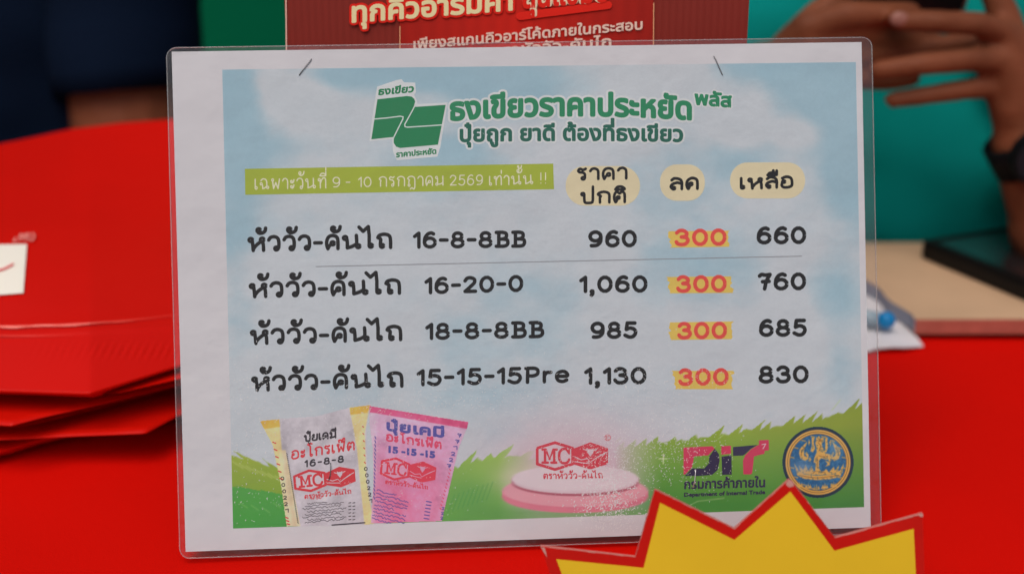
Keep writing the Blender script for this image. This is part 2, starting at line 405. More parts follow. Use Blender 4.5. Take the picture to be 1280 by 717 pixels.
def fbm(X, Y, s, seed, o=4):
    return sum(vnoise(X, Y, s / 2 ** k, seed + k) * .5 ** k for k in range(o)) / sum(.5 ** k for k in range(o))
def patch(name, quad, step, paint, z, parent, mask=None, plane=None, label=None, m=None):
    tl, tr, br, bl = [np.array(q, float) for q in quad]
    n = int(max(np.hypot(*(tr - tl)), np.hypot(*(br - bl))) / step) + 2; k = int(max(np.hypot(*(bl - tl)), np.hypot(*(br - tr))) / step) + 2
    a = np.linspace(0, 1, n)[None, :, None]; b = np.linspace(0, 1, k)[:, None, None]
    P = tl * (1 - a) * (1 - b) + tr * a * (1 - b) + bl * (1 - a) * b + br * a * b
    X, Y = P[..., 0].ravel(), P[..., 1].ravel()
    C = np.zeros((X.size, 3)); paint(C, X, Y)
    plane = plane or CARD
    u, v = plane.uv(X, Y); co = np.stack([u, v, np.full_like(u, z)], -1)
    idx = np.arange(n * k).reshape(k, n)
    Q = np.stack([idx[1:, :-1], idx[1:, 1:], idx[:-1, 1:], idx[:-1, :-1]], -1).reshape(-1, 4)
    if mask is not None:
        mx = X[Q].mean(1); my = Y[Q].mean(1); Q = Q[inside(mask, mx, my)]
        used = np.unique(Q); re = np.full(X.size, -1); re[used] = np.arange(used.size); Q = re[Q]; co = co[used]; C = C[used]
    me = bpy.data.meshes.new(name); me.vertices.add(len(co)); me.vertices.foreach_set('co', co.ravel())
    me.loops.add(Q.size); me.loops.foreach_set('vertex_index', Q.ravel())
    me.polygons.add(len(Q)); me.polygons.foreach_set('loop_start', np.arange(0, Q.size, 4)); me.polygons.foreach_set('loop_total', np.full(len(Q), 4))
    me.update(calc_edges=True)
    at = me.color_attributes.new('print', 'FLOAT_COLOR', 'POINT')
    lc = np.clip(lin(np.clip(C, 0, 255)) * KP, 0, .88)
    at.data.foreach_set('color', np.concatenate([lc, np.ones((len(lc), 1))], 1).ravel())
    return link(name, me, m or mat('printed_colours', (1, 1, 1), .75, .25, attr='print'), parent, plane.M, label)

# ============================================================ SETTING
def ground():
    n = 60; vs = []; fs = []
    me = pydata('ground', [(-30, -20, 0), (30, -20, 0), (30, 40, 0), (-30, 40, 0)], [(0, 1, 2, 3)])
    link('ground', me, mat('concrete', (.22, .21, .19), .85, var=.25, vscale=3, bump=.4, bscale=60), kind='structure')
ground()

EDGE_Y = 0.500; BACK_Y = .955
def table():
    M = T(0, (EDGE_Y + BACK_Y) / 2, 0); t = empty('folding_table', M, 'long folding table hidden under the red cloth', 'table')
    m = mat('grey_table_top', (.45, .45, .43), .5); mm = mat('steel_leg', (.3, .3, .3), .35, metal=.9)
    link('tabletop', bevel_box('tabletop', 1.8, BACK_Y - EDGE_Y - .03, .03), m, t, T(0, (EDGE_Y + BACK_Y) / 2, TZ - .019))
    for sx in (-.8, .8):
        for sy in (EDGE_Y + .06, BACK_Y - .06):
            link('leg', bevel_box('leg', .03, .03, TZ - .036, .004), mm, t, T(sx, sy, (TZ - .036) / 2))
table()
def tablecloth():
    prof = []                                   # (y, z) from front hem over the top to the back hem
    for k in range(14): prof.append((EDGE_Y - .0, .12 + (TZ - .012 - .12) * k / 13))
    for k in range(1, 6): a = math.pi / 2 * k / 5; prof.append((EDGE_Y + .012 - .012 * math.cos(a), TZ - .012 + .012 * math.sin(a)))
    for k in range(1, 60): prof.append((EDGE_Y + .012 + (BACK_Y - EDGE_Y - .024) * k / 60, TZ))
    for k in range(6): a = math.pi / 2 * k / 5; prof.append((BACK_Y - .012 + .012 * math.sin(a), TZ - .012 + .012 * math.cos(a)))
    for k in range(1, 14): prof.append((BACK_Y, TZ - .012 - (TZ - .13) * k / 13))
    nx = 260; vs = []; fs = []
    for i in range(nx + 1):
        x = -.93 + 1.86 * i / nx
        for (y, z) in prof:
            dn = max(0, (TZ - .02 - z) / .6); s = -1 if y < .7 else 1
            yy = y + s * dn * (.035 + .03 * math.sin(x * 19 + 1.3 * math.sin(x * 7)))
            zz = z
            if z >= TZ - 1e-6: zz = z + .0011 * (mnoise.noise(Vector((x * 9 + y * 6, y * 7, 0))) - .45) - .0007
            vs.append((x, yy, zz))
    k = len(prof)
    for i in range(nx):
        for j in range(k - 1): fs.append((i * k + j, (i + 1) * k + j, (i + 1) * k + j + 1, i * k + j + 1))
    me = pydata('tablecloth', vs, fs)
    link('tablecloth', me, mat('red_cloth', (.62, .0036, .0008), .8, .05, var=.05, vscale=5, bump=.12, bscale=1500), label='smooth bright red cloth covering the whole table', cat='tablecloth', smooth=True)
tablecloth()

def backdrop():
    vs = []; fs = []; n = 240; xs = np.linspace(-2.2, 2.4, n)
    for i, x in enumerate(xs):
        y = 2.05 + .02 * math.sin(x * 9) + .006 * math.sin(x * 23 + 1)
        for k, z in enumerate((.02, .7, 1.4, 2.3)): vs.append((x, y + .01 * math.sin(x * 9 + k), z))
    for i in range(n - 1):
        for k in range(3): fs.append((i * 4 + k, (i + 1) * 4 + k, (i + 1) * 4 + k + 1, i * 4 + k + 1))
    link('fabric_backdrop', pydata('fabric_backdrop', vs, fs), mat('green_fabric', (.0004, .112, .050), .9, .04, bump=.2, bscale=500),
         label='dark green cloth curtain hanging behind the people', cat='curtain', smooth=True)
backdrop()

# ============================================================ CARDBOARD BOX behind the sign
BOX_Y = 0.640
bl = at_y(357.0, 30, BOX_Y); brr = at_y(935, 30, BOX_Y)
bx0, bx1 = bl[0], brr[0]; BH = .30; BD = .11
BOXP = Plane(((bx0 + bx1) / 2, BOX_Y, TZ), np.array([[1, 0, 0], [0, 0, -1], [0, 1, 0]]).astype(float))
def box():
    cx = (bx0 + bx1) / 2; W = bx1 - bx0
    t = empty('cardboard_box', T(cx, BOX_Y + BD / 2, TZ), 'dark red printed cardboard box with slanted Thai lettering standing behind the price sign', 'box')
    card = mat('dark_red_print', ink(112, 34, 26), .55, .3, var=.06, vscale=30)
    # fluted front: shallow vertical corrugation
    n = 300; vs = []; fs = []
    for i in range(n + 1):
        x = -W / 2 + W * i / n; d = .00012 * math.sin(x * 2 * math.pi / .0031)
        for z in (0, BH): vs.append((x, -BD / 2 + d, z))
    for i in range(n): fs.append((2 * i, 2 * i + 2, 2 * i + 3, 2 * i + 1))
    link('front_panel', pydata('front_panel', vs, fs), card, t, WM[t], smooth=True)
    vs = [(-W / 2, -BD / 2 + .0007, 0), (W / 2, -BD / 2 + .0007, 0), (W / 2, BD / 2, 0), (-W / 2, BD / 2, 0)]; vs += [(a, b, BH) for a, b, c in vs]
    link('carton', pydata('carton', vs, [(0, 4, 7, 3), (1, 2, 6, 5), (2, 3, 7, 6), (4, 5, 6, 7), (0, 3, 2, 1)]), mat('kraft_red', ink(120, 45, 35), .7), t, WM[t])
    I = Ink(); I.stroke([(355.6, -200), (358.6, 110)], 1.6); I.build('board_edge', pm((205, 165, 150)), .0004, t, BOXP)
    # brighter centre panel
    q = [(499, 40), (817, 12), (817, 260), (499, 260)]
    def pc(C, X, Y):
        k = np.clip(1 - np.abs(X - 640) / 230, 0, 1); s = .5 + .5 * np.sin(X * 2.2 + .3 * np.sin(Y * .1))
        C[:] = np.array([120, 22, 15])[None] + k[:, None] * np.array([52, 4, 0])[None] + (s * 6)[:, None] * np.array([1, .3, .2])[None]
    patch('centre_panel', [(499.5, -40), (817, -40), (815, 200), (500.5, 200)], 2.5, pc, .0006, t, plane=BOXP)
    I = Ink(); I.stroke([(500, 33), (500.6, 200)], 1.1); I.build('gold_line', pm((205, 150, 110)), .00085, t, BOXP)
    I = Ink(); I.stroke([(817, 4), (815.5, 200)], 1.1); I.build('gold_line', pm((205, 150, 110)), .00085, t, BOXP)
    I = Ink()
    type_(I, 'ทุกคิวอาร์มีค่า', 440, 641, 28.5, 13, 19.5, bold=2.4, halo=6); I.stroke([(650, 20), (760, 6)], 10)
    I.build('lettering_outline', pm((196, 30, 18)), .0012, t, BOXP)
    I = Ink(); type_(I, 'ทุกคิวอาร์มีค่า', 440, 641, 28.5, 13, 19.5, bold=2.4)
    I.build('lettering', pm((236, 196, 150)), .00132, t, BOXP)
    I = Ink(); type_(I, 'ลุ้นแชมป์', 653, 762, 11, 2, 26, bold=5.2); I.build('lettering', pm((235, 190, 160)), .00136, t, BOXP)
    I = Ink(); type_(I, 'ลุ้นแชมป์', 653, 762, 11, 2, 26, bold=2.2); I.build('lettering_fill', pm((196, 30, 18)), .00142, t, BOXP)
    I = Ink(); type_(I, 'เพียงสแกนคิวอาร์โค้ดภายในกระสอบ', 517, 803, 61.5, 36.5, 9.6, bold=1.0)
    type_(I, 'ตราหัววัว-คันไถ', 612, 764, 70.5, 57.5, 9.6, bold=1.0)
    I.build('lettering', pm((228, 180, 165)), .00132, t, BOXP)
box()

# ============================================================ THE LAMINATED PRICE SIGN
sign = empty('laminated_price_sign', CARD.M, 'white laminated A4 price sign with Thai fertilizer price table, blue sky print and green logos', 'price sign')
def cardrect(pts): return [CARD.uv(*p) for p in pts]
def sheet(name, pts, z0, z1, m, rad=0, seg=6, label=None, hole=False):
    P = [np.array([float(a) for a in CARD.uv(*p)]) for p in pts]; out = []
    n = len(P)
    for i in range(n):
        if not rad: out.append(P[i]); continue
        a = P[i - 1] - P[i]; b = P[(i + 1) % n] - P[i]; a = a / np.hypot(*a); b = b / np.hypot(*b)
        A = P[i] + a * rad; B = P[i] + b * rad; c = P[i] + (a + b) * rad
        for k in range(seg + 1):
            t = k / seg; ang = t * math.pi / 2; out.append(c - b * rad * math.cos(ang) * 1 - a * rad * math.sin(ang))
    out = out[::-1] if False else out
    k = len(out); vs = [(p[0], p[1], z1) for p in out] + [(p[0], p[1], z0) for p in out]
    fs = [tuple(range(k)), tuple(reversed(range(k, 2 * k)))] + [(i, k + i, k + (i + 1) % k, (i + 1) % k) for i in range(k)]
    me = pydata(name, vs, fs); bm = bmesh.new(); bm.from_mesh(me); bmesh.ops.recalc_face_normals(bm, faces=bm.faces[:]); bm.to_mesh(me); bm.free()
    o = link(name, me, m, sign, CARD.M, label); o['_n'] = k; return o, out
PTS = [(214.5, 64.8), (1077, 52.8), (1088.5, 658.5), (232, 689)]
sheet('paper', PTS, -.0001, 0, mat('white_paper', (.775, .77, .81), .7, .25, var=.02, vscale=25))
FPTS = [(208.0, 60), (1089.5, 46.8), (1101.5, 666), (225, 697.5)]
film, fout = sheet('lamination_film', FPTS, -.00022, .00036, film_mat('clear_film', .012), rad=.0042)
I = Ink()                                   # sealed rim of the pouch, whitened to paint in its edge highlight
# (drawn as a thin round bead following the film's edge)
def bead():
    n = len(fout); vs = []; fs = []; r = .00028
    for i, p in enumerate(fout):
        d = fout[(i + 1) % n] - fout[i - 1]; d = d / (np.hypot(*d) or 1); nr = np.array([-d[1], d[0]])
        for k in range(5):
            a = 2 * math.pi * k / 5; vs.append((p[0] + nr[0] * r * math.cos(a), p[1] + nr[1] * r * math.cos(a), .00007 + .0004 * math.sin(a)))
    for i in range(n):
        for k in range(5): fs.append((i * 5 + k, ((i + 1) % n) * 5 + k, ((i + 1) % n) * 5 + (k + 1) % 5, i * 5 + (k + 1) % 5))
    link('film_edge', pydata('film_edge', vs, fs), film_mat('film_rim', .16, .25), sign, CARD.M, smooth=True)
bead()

# ---- sky and grass print
def grass_cols(X, Y, top, bot, yt, yb):
    k = np.clip((Y - yt) / (yb - yt), 0, 1)[:, None]; return np.array(top)[None] * (1 - k) + np.array(bot)[None] * k
def paint_sky(C, X, Y):
    white = np.array([189, 192, 197.]); pale = np.array([170, 187, 196.]); blue = np.array([126, 166, 183.])
    def g(cx, cy, sx, sy): return np.exp(-(((X - cx) / sx) ** 2 + ((Y - cy) / sy) ** 2))
    B = .9 * g(290, 110, 45, 60) + .55 * g(300, 200, 30, 55) + .95 * g(540, 92, 110, 26) + .6 * g(420, 92, 60, 20) + .75 * g(640, 120, 80, 35) + .55 * g(560, 190, 60, 30) \
        + 1.0 * g(1040, 110, 55, 60) + .9 * g(1000, 85, 110, 22) + .5 * g(930, 200, 70, 30) + .8 * g(1060, 230, 35, 60) + .6 * g(1040, 370, 38, 55) + .35 * g(1050, 470, 30, 40) \
        + .5 * g(290, 295, 30, 60) + .35 * g(340, 190, 50, 30) + .18 * g(700, 370, 160, 40) + .2 * g(620, 250, 120, 40) + .15 * g(600, 430, 140, 40) + .3 * g(830, 240, 60, 60) + .3 * g(300, 400, 25, 60) + .25 * g(620, 500, 90, 40) + .4 * g(880, 330, 80, 40)
    cl = .8 * g(925, 160, 32, 26) + .9 * g(998, 165, 30, 18) + .8 * g(375, 125, 40, 35) + .8 * g(830, 90, 60, 25) + .5 * g(1000, 400, 40, 70) + .5 * g(340, 110, 20, 30)
    n = fbm(X, Y, 70, 3, 5) - .5; n2 = fbm(X * .8, Y * 1.3, 26, 11, 4) - .5
    b = np.clip((B * 1.25 + .03 - cl + n * .75 + n2 * .35) * 1.15, 0, 1)
    b = b * b * (3 - 2 * b)
    base = .55 + .3 * n
    C[:] = white * (1 - b[:, None]) + blue * b[:, None]
    C[:] = C * (1 - np.clip(base, 0, 1)[:, None] * .7) + pale * (np.clip(base, 0, 1)[:, None] * .7)
    C += ((vnoise(X, Y, 2.2, 9) - .5) * 4)[:, None]
    # pink glow behind the podium picture
    over(C, (196, 160, 172), .75 * np.clip(1.25 * g(715, 590, 95, 62), 0, 1))
    # ---- brush-painted grass
    def blade_edge(base, amp, sl, seed, per):
        u = X + (Y - base) * sl
        k = np.floor(u / per); r = np.random.default_rng(seed).random(4000); h = r[(k.astype(int)) % 4000]
        fr = u / per - k
        return base - amp * (1 - fr) * h - amp * .3 * vnoise(X, Y, 9, seed)
    # left clump
    yl = blade_edge(np.interp(X, [285, 320, 350, 420], [572, 577, 590, 640]), 14, -1.5, 5, 17)
    a = np.clip((Y - yl) / 1.6, 0, 1) * (X < 372)
    s = blade_edge(np.interp(X, [285, 372], [608, 622]), 8, -1.8, 8, 30)
    gc = np.where((Y > s)[:, None], grass_cols(X, Y, (78, 152, 66), (62, 146, 62), 600, 660), grass_cols(X, Y, (150, 166, 62), (118, 152, 52), 560, 622))
    over(C, gc, a)
    # middle clump
    yl = blade_edge(np.interp(X, [540, 580, 625, 660, 720], [600, 583, 572, 574, 600]), 18, 1.5, 6, 15)
    a = np.clip((Y - yl) / 1.6, 0, 1) * (X > 480) * np.clip((672 - X) / 50, 0, 1)
    over(C, grass_cols(X, Y, (138, 172, 80), (84, 152, 66), 570, 660), a)
    over(C, (196, 188, 168), .75 * np.exp(-(((X - 650) / 32) ** 2 + ((Y - 598) / 20) ** 2)))
    over(C, (70, 140, 75), .35 * np.exp(-(((X - 585) / 35) ** 2 + ((Y - 620) / 22) ** 2)))
    # right sweep
    yr = blade_edge(np.interp(X, [780, 860, 950, 1020, 1085], [560, 551, 538, 527, 508]), 13, 1.6, 7, 13)
    fade = np.clip((X - 768) / 60, 0, 1)
    a = np.clip((Y - yr) / 1.6, 0, 1) * fade
    gc = grass_cols(X, Y, (140, 160, 56), (66, 138, 58), 530, 630) * (1 - .10 * np.clip((X - 950) / 130, 0, 1))[:, None]
    over(C, gc, a)
    over(C, (88, 146, 70), .7 * np.clip((Y - 628) / 12, 0, 1) * np.clip((X - 560) / 40, 0, 1) * np.clip((830 - X) / 40, 0, 1) * .9)
    for p in ([(845, 640), (872, 626), (905, 622)], [(850, 648), (870, 640)], [(1040, 512), (1050, 500)], [(898, 548), (908, 540)]):
        line(C, X, Y, p, 1.4, (170, 196, 140), alpha=.5)
    for cx, cy in ((829, 573),):
        line(C, X, Y, [(cx - 5, cy), (cx + 5, cy)], .9, (225, 235, 205)); line(C, X, Y, [(cx, cy - 6), (cx, cy + 6)], .9, (225, 235, 205))
    for k in range(7):
        x = 300 + k * 14; line(C, X, Y, [(x, 628 + 3 * (k % 3)), (x + 9, 634 + 3 * (k % 3))], 1.2, (120, 178, 96), alpha=.6)
        line(C, X, Y, [(290 + k * 9, 576 + k * 3), (304 + k * 9, 585 + k * 3)], 1.5, (176, 190, 110), alpha=.55)
    for k in range(9):
        x = 560 + k * 6; line(C, X, Y, [(x, 640 - 2 * k), (x + 8, 618 - 2 * k)], 1.3, (60, 132, 66), alpha=.35)
    # podium: two stacked discs
    def ell(cx, cy, rx, ry, col, soft=1.2, al=1.0):
        d = np.sqrt(((X - cx) / rx) ** 2 + ((Y - cy) / ry) ** 2); over(C, col, np.clip((1 - d) * min(rx, ry) / soft + .5, 0, 1) * al)
    def slabp(cx, cy, rx, ry, dy, side, top):
        ell(cx, cy + dy, rx, ry, side); fillp(C, X, Y, [(cx - rx, cy), (cx + rx, cy), (cx + rx, cy + dy), (cx - rx, cy + dy)], side); ell(cx, cy, rx, ry, top)
    slabp(719, 613, 91, 20, 7.5, (200, 116, 134), (206, 146, 158))
    slabp(719, 600, 78.5, 16, 3.5, (160, 84, 100), (160, 84, 100))
    slabp(719, 597, 78.5, 16, 3.5, (198, 180, 188), (203, 190, 196))
patch('sky_and_grass_print', [(277.8, 87.2), (1069.8, 77.8), (1080.2, 633.2), (291.3, 660)], 1.12, paint_sky, .00003, sign)

# ---- logo: green flag mark with halo
def zt(ox, oy, k, pts): return [(ox + a / k, oy + b / k) for a, b in pts]
Z1 = lambda *p: zt(450, 90, 5.975, p)
HALO = (196, 202, 204)
I = Ink()
I.poly(Z1((115, 190), (128, 110), (270, 62), (310, 55), (330, 78), (412, 80), (418, 150), (405, 172), (425, 215), (428, 240), (655, 228), (600, 560), (578, 632), (275, 660), (248, 600), (240, 500), (70, 518), (90, 350)))
type_(I, 'ธงเขียวราคาประหยัด', 562, 865, 152, 151, 22.5, bold=3.4, bend=5.5, halo=5.5)
type_(I, 'ปุ๋ยถูก ยาดี ต้องที่ธงเขียว', 574.5, 854, 178, 178, 15.5, bold=2.2, bend=1.5, halo=5)
type_(I, 'พลัส', 868, 915, 131.5, 135, 13.5, bold=2.2, halo=4)
I.build('lettering_halo', pm(HALO), .00006, sign)
I = Ink()
I.poly(Z1((130, 205), (350, 180), (385, 184), (405, 202), (412, 222), (400, 262), (640, 246), (582, 543), (300, 568), (270, 558), (252, 530), (252, 505), (262, 470), (250, 486), (85, 503)))
type_(I, 'ธงเขียว', 472.5, 517, 119.5, 115.5, 7.2, bold=1.2, slant=.12)
type_(I, 'ราคาประหยัด', 495, 545.5, 197, 192.5, 5.6, bold=.9)
I.build('flag_logo', pm((24, 118, 74)), .0001, sign)
I = Ink()
for pts in (((108, 352), (200, 344), (300, 331), (322, 336), (320, 352), (255, 482), (244, 505)), ((410, 250), (396, 280), (334, 392), (336, 408), (352, 413), (480, 405), (612, 396))):
    I.stroke(Z1(*pts), 1.5)
I.build('flag_logo_line', pm((190, 205, 200)), .00014, sign)
I = Ink(); type_(I, 'ธงเขียวราคาประหยัด', 562, 865, 152, 151, 22.5, bold=3.4, bend=5.5)
type_(I, 'พลัส', 868, 915, 131.5, 135, 13.5, bold=2.2)
I.build('lettering', pm((32, 124, 84)), .0001, sign)
I = Ink(); type_(I, 'ปุ๋ยถูก ยาดี ต้องที่ธงเขียว', 574.5, 854, 178, 178, 15.5, bold=2.2, bend=1.5)
I.build('lettering', pm((27, 92, 76)), .0001, sign)

# ---- date band
I = Ink(); I.poly([(306, 211), (691.5, 204.5), (692.5, 236.5), (306.5, 243.5)]); I.build('green_band', pm((150, 166, 52)), .00006, sign)
I = Ink(); write(I, 'เฉพาะวันที่', 318, 408, 237.5, 236, 14.5, 1.6); write(I, '9', 415.5, 425.5, 234.5, 234.5, 14, 1.5); write(I, '-', 432, 438, 235, 235, 15, 1.4)
write(I, '10', 447.5, 464.5, 234.2, 234, 13.5, 1.5); write(I, 'กรกฎาคม', 473, 554.5, 234, 232.5, 13.5, 1.6)
write(I, '2569', 562, 604, 232.3, 231.6, 14, 1.5); write(I, 'เท่านั้น', 611, 666.5, 232.5, 230.8, 13, 1.6); write(I, '!!', 675, 683, 230, 230, 15, 1.3)
I.build('lettering', pm((206, 212, 176)), .0001, sign)

# ---- heading pills and highlighter marks
def ragged(I, x0, y0, x1, y1, seed):
    r = random.Random(seed); L_ = []; R_ = []
    n = 8
    for i in range(n + 1):
        y = y0 + (y1 - y0) * i / n; L_.append((x0 + 5 * i / n * .8 + r.uniform(0, 5), y + r.uniform(-.7, .7))); R_.append((x1 - r.uniform(0, 5), y + r.uniform(-.7, .7)))
    I.poly(L_ + R_[::-1])
def pill(I, x0, y0, x1, y1, rad):
    P = []
    for cx, cy, a0 in ((x1 - rad, y0 + rad, -90), (x1 - rad, y1 - rad, 0), (x0 + rad, y1 - rad, 90), (x0 + rad, y0 + rad, 180)):
        for k in range(9):
            a = math.radians(a0 + 90 * k / 8); P.append((cx + rad * math.cos(a), cy + rad * math.sin(a)))
    I.poly(P)
for (x0, y0, x1, y1, rad) in ((707, 207.5, 800, 257, 24), (825, 205.5, 881, 251, 21), (912.5, 203, 1006.5, 248, 22)):
    I = Ink(); pill(I, x0, y0, x1, y1, rad); I.build('cream_pill', pm((204, 194, 160)), .00006, sign)
for k, (x0, y0, x1, y1) in enumerate(((832, 288.5, 914, 309), (832, 345.5, 917.5, 366.5), (832.5, 402, 917.5, 424), (838, 463, 918.5, 485.5))):
    I = Ink(); ragged(I, x0, y0, x1, y1, k); I.build('highlighter_mark', pm((222, 178, 84)), .00006, sign)

# ---- black table text
BK = (14, 13, 14)
for a in (('ราคา', 720.6, 784.5, 226.5, 225, 17, 3.5), ('ปกติ', 724.6, 782.6, 255.8, 254.5, 17, 3.5), ('ลด', 836.4, 873.6, 238.8, 238, 17.5, 3.7), ('เหลือ', 924.3, 991.8, 237.8, 235.8, 17, 3.7)):
    I = Ink(); write(I, *a); I.build('lettering', pm(BK), .0001, sign)
SW = 4.5
for (n, xa, xb, ya, yb, g, ga, gb, gya, gyb, p, pa, pb, py_, d, dx0, dx1, dy, r, ra, rb, ry) in (
    ('หัววัว-คันไถ', 309, 490.5, 315.4, 311.8, '16-8-8BB', 516, 657.5, 311, 309.6, '960', 735, 796.3, 309.4, '300', 843, 908.3, 307.6, '660', 945.3, 1008, 305.4),
    ('หัววัว-คันไถ', 310.6, 501.5, 373, 368.9, '16-20-0', 530.4, 654.3, 368, 364.8, '1,060', 723.8, 809.6, 366, '300', 845, 908.5, 365.6, '760', 947, 1007.8, 363),
    ('หัววัว-คันไถ', 312, 503, 431.4, 426.8, '18-8-8BB', 531.5, 680, 425, 422.3, '985', 737.7, 796.8, 423.4, '300', 846.4, 909, 423.9, '685', 948.2, 1008.5, 420.8),
    ('หัววัว-คันไถ', 313.7, 504.5, 489.6, 484.8, '15-15-15Pre', 520.6, 711, 482.8, 478.4, '1,130', 730, 808.3, 480.4, '300', 847.7, 911, 481.8, '830', 948, 1011, 479)):
    I = Ink(); write(I, n, xa, xb, ya, yb, 21.3, SW); I.build('lettering', pm(BK), .0001, sign)
    I = Ink(); write(I, g, ga, gb, gya, gyb, 22.3, 4.5, gap=3.7); I.build('lettering', pm(BK), .0001, sign)
    I = Ink(); write(I, p, pa, pb, py_ + .3, py_ - .3, 22.6, 4.7, gap=3.7); I.build('lettering', pm(BK), .0001, sign)
    I = Ink(); write(I, r, ra, rb, ry + .3, ry - .3, 23.2, 4.8, gap=3.7)
    I.build('lettering', pm(BK), .0001, sign)
    I = Ink(); write(I, d, dx0, dx1, dy + .4, dy - .4, 22.6, 4.7, gap=3.7); I.build('lettering', pm((212, 70, 62)), .0001, sign)
I = Ink(); I.stroke([(395, 333), (700, 326.4), (1002, 320)], 1.0); I.build('ruled_line', pm((130, 132, 138)), .0001, sign)

# ---- hexagon trade mark, drawn three times at different places
def mark_logo(o, ux, uy, name_z, red, bg, caption, capsz=1.0):
    """o: left-middle px of the hexagons; ux, uy: px vectors for 1 unit right / up; whole mark is 10 x 4 units"""
    def m(a, b): return (o[0] + a * ux[0] + b * uy[0], o[1] + a * ux[1] + b * uy[1])
    w_ = np.hypot(*ux)
    H1 = [m(0, 1.15), m(2.5, 1.95), m(5.0, 1.15), m(5.0, -1.15), m(2.5, -1.95), m(0, -1.15)]
    H2 = [m(5.15, 1.1), m(7.5, 2.0), m(10, 1.15), m(10, -1.15), m(7.5, -1.95), m(5.15, -1.2)]
    I = Ink(); I.poly(H1); I.build('hexagon_ground', pm(bg), name_z, sign)
    I = Ink(); I.outline(H1, .40 * w_); I.poly(H2)
    for pts in (((.75, -.95), (1.5, -.95)), ((1.1, -.9), (1.1, .95)), ((.75, .95), (1.2, .95), (1.75, -.4), (2.3, .95), (2.75, .95)), ((2.4, .9), (2.4, -.95)), ((2.0, -.95), (2.75, -.95))):
        I.stroke([m(*p) for p in pts], .36 * w_)
    I.stroke([m(*p) for p in catmull([(4.45, .55), (4.1, 1), (3.6, 1), (3.15, .5), (3.15, -.5), (3.6, -1), (4.2, -.95), (4.5, -.5)])], .38 * w_)
    I.stroke([m(4.5, .95), m(4.5, .35)], .25 * w_)
    write(I, caption, *capsz[0]) if caption else None
    I.build('hexagon_logo', pm(red), name_z + .00004, sign)
    I = Ink()
    for pts in (((5.3, -.1), (6.2, -.55), (7.1, -.35), (7.5, -.9), (8.0, -.5), (8.9, .1), (9.8, .55)), ((5.3, -.8), (6.6, -1.0), (7.4, -1.1)), ((7.1, 1.1), (7.2, .4), (7.5, .1), (7.8, .4), (7.9, 1.1)), ((6.6, 1.0), (7.1, .75)), ((8.4, 1.0), (7.9, .75)), ((8.3, -.3), (9.2, .2))):
        I.stroke([m(*p) for p in pts], .12 * w_)
    I.poly([m(7.15, 1.0), m(7.85, 1.0), m(7.7, .2), m(7.5, -.1), m(7.3, .2)])
    I.build('hexagon_logo_figure', pm(bg), name_z + .00008, sign)

RED = (196, 52, 62)
mark_logo((671.5, 569.5), (8.85, 0), (0, -8.6), .00006, (190, 56, 72), (196, 176, 184), 'ตราหัววัว-คันไถ', [(679, 753.5, 598.5, 597.5, 7.2, 1.35)])
I = Ink(); I.stroke([(759.5 + 3.6 * math.cos(a), 546.5 + 3.6 * math.sin(a)) for a in np.linspace(0, 6.28, 13)], .8, caps=False); I.stroke([(758, 549), (758, 544.5), (761, 545), (758.5, 547), (761, 549)], .7)
I.build('registered_mark', pm((190, 70, 84)), .0001, sign)

# ---- pictures of the two fertilizer bags
def paint_bag1(C, X, Y):
    C[:] = (186, 182, 190)
    k = (Y - 527) / 130
    fillp(C, X, Y, [(325, 525), (349, 524), (352, 560), (360, 660), (352, 662), (350, 600), (336, 552)], (214, 196, 140))
    fillp(C, X, Y, [(325, 525), (349, 524), (350, 533), (328, 536)], (206, 168, 72))
    fillp(C, X, Y, [(349, 562), (357, 562), (376, 660), (352, 662)], (222, 204, 160), alpha=.8)
    fillp(C, X, Y, [(437, 509), (462, 506), (456, 540), (458, 600), (468, 660), (456, 660), (446, 560)], (214, 198, 142))
    fillp(C, X, Y, [(437, 509), (462, 506), (460, 515), (438, 518)], (206, 168, 72))
    C += ((fbm(X + Y * .4, Y, 16, 41, 4) - .5) * 44)[:, None] + ((vnoise(X, Y, 3, 21) - .5) * 10)[:, None] - (14 * np.exp(-((X - 352 - (Y - 527) * .13) / 4) ** 2))[:, None]
BAG1 = [(325, 526), (349, 523), (395, 520), (437, 509), (463, 505.5), (458, 535), (459, 600), (469, 654.5), (358.5, 657.5), (352, 610), (341, 556)]
patch('bag_picture', [(322, 503), (472, 503), (472, 662), (322, 662)], .7, paint_bag1, .00006, sign, mask=BAG1)
I = Ink(); write(I, 'ปุ๋ยเคมี', 379.5, 420.5, 552.5, 547.5, 9.8, 2.3); write(I, '16-8-8', 380.5, 430, 584, 577.5, 9.6, 2.0, gap=5)
rr = random.Random(4)
for k in range(8):
    x0 = 384 - (k % 3) * 3; n = 9
    pts = []; y0 = 629 + k * 3.4
    for j in range(38 if k else 20): pts.append((x0 + j * 1.32, y0 - j * .13 + rr.choice((-1, 1)) * rr.uniform(.2, 1.15)))
    I.stroke(pts, .75, caps=False)
for x in (436, 441):
    for k in range(6): I.stroke([(x, 628 + k * 4.2), (x + 2.6, 627.6 + k * 4.2)], 1.1)
for k in range(34): I.stroke([(358 + k * .42, 566 + k * 2.6), (359.2 + k * .42, 567.6 + k * 2.6)], .9)
I.stroke([(415, 655.6), (456, 652.6)], 1.6)
for k, ch in enumerate('000221'): 
    write(I, ch, 350.6 + k * 1.1, 355.4 + k * 1.1, 600 + k * 8, 600 + k * 8, 5.2, 1.1); write(I, ch, 455 + k * 1.2, 459.5 + k * 1.2, 588 + k * 8, 588 + k * 8, 5.2, 1.1)
I.build('lettering', pm((52, 46, 54)), .0001, sign)
I = Ink(); write(I, 'อะโกรเฟ็ต', 363.5, 443.5, 574.5, 562.5, 12, 2.1)
write(I, 'น 50', 388, 402, 624, 623, 5, .9)
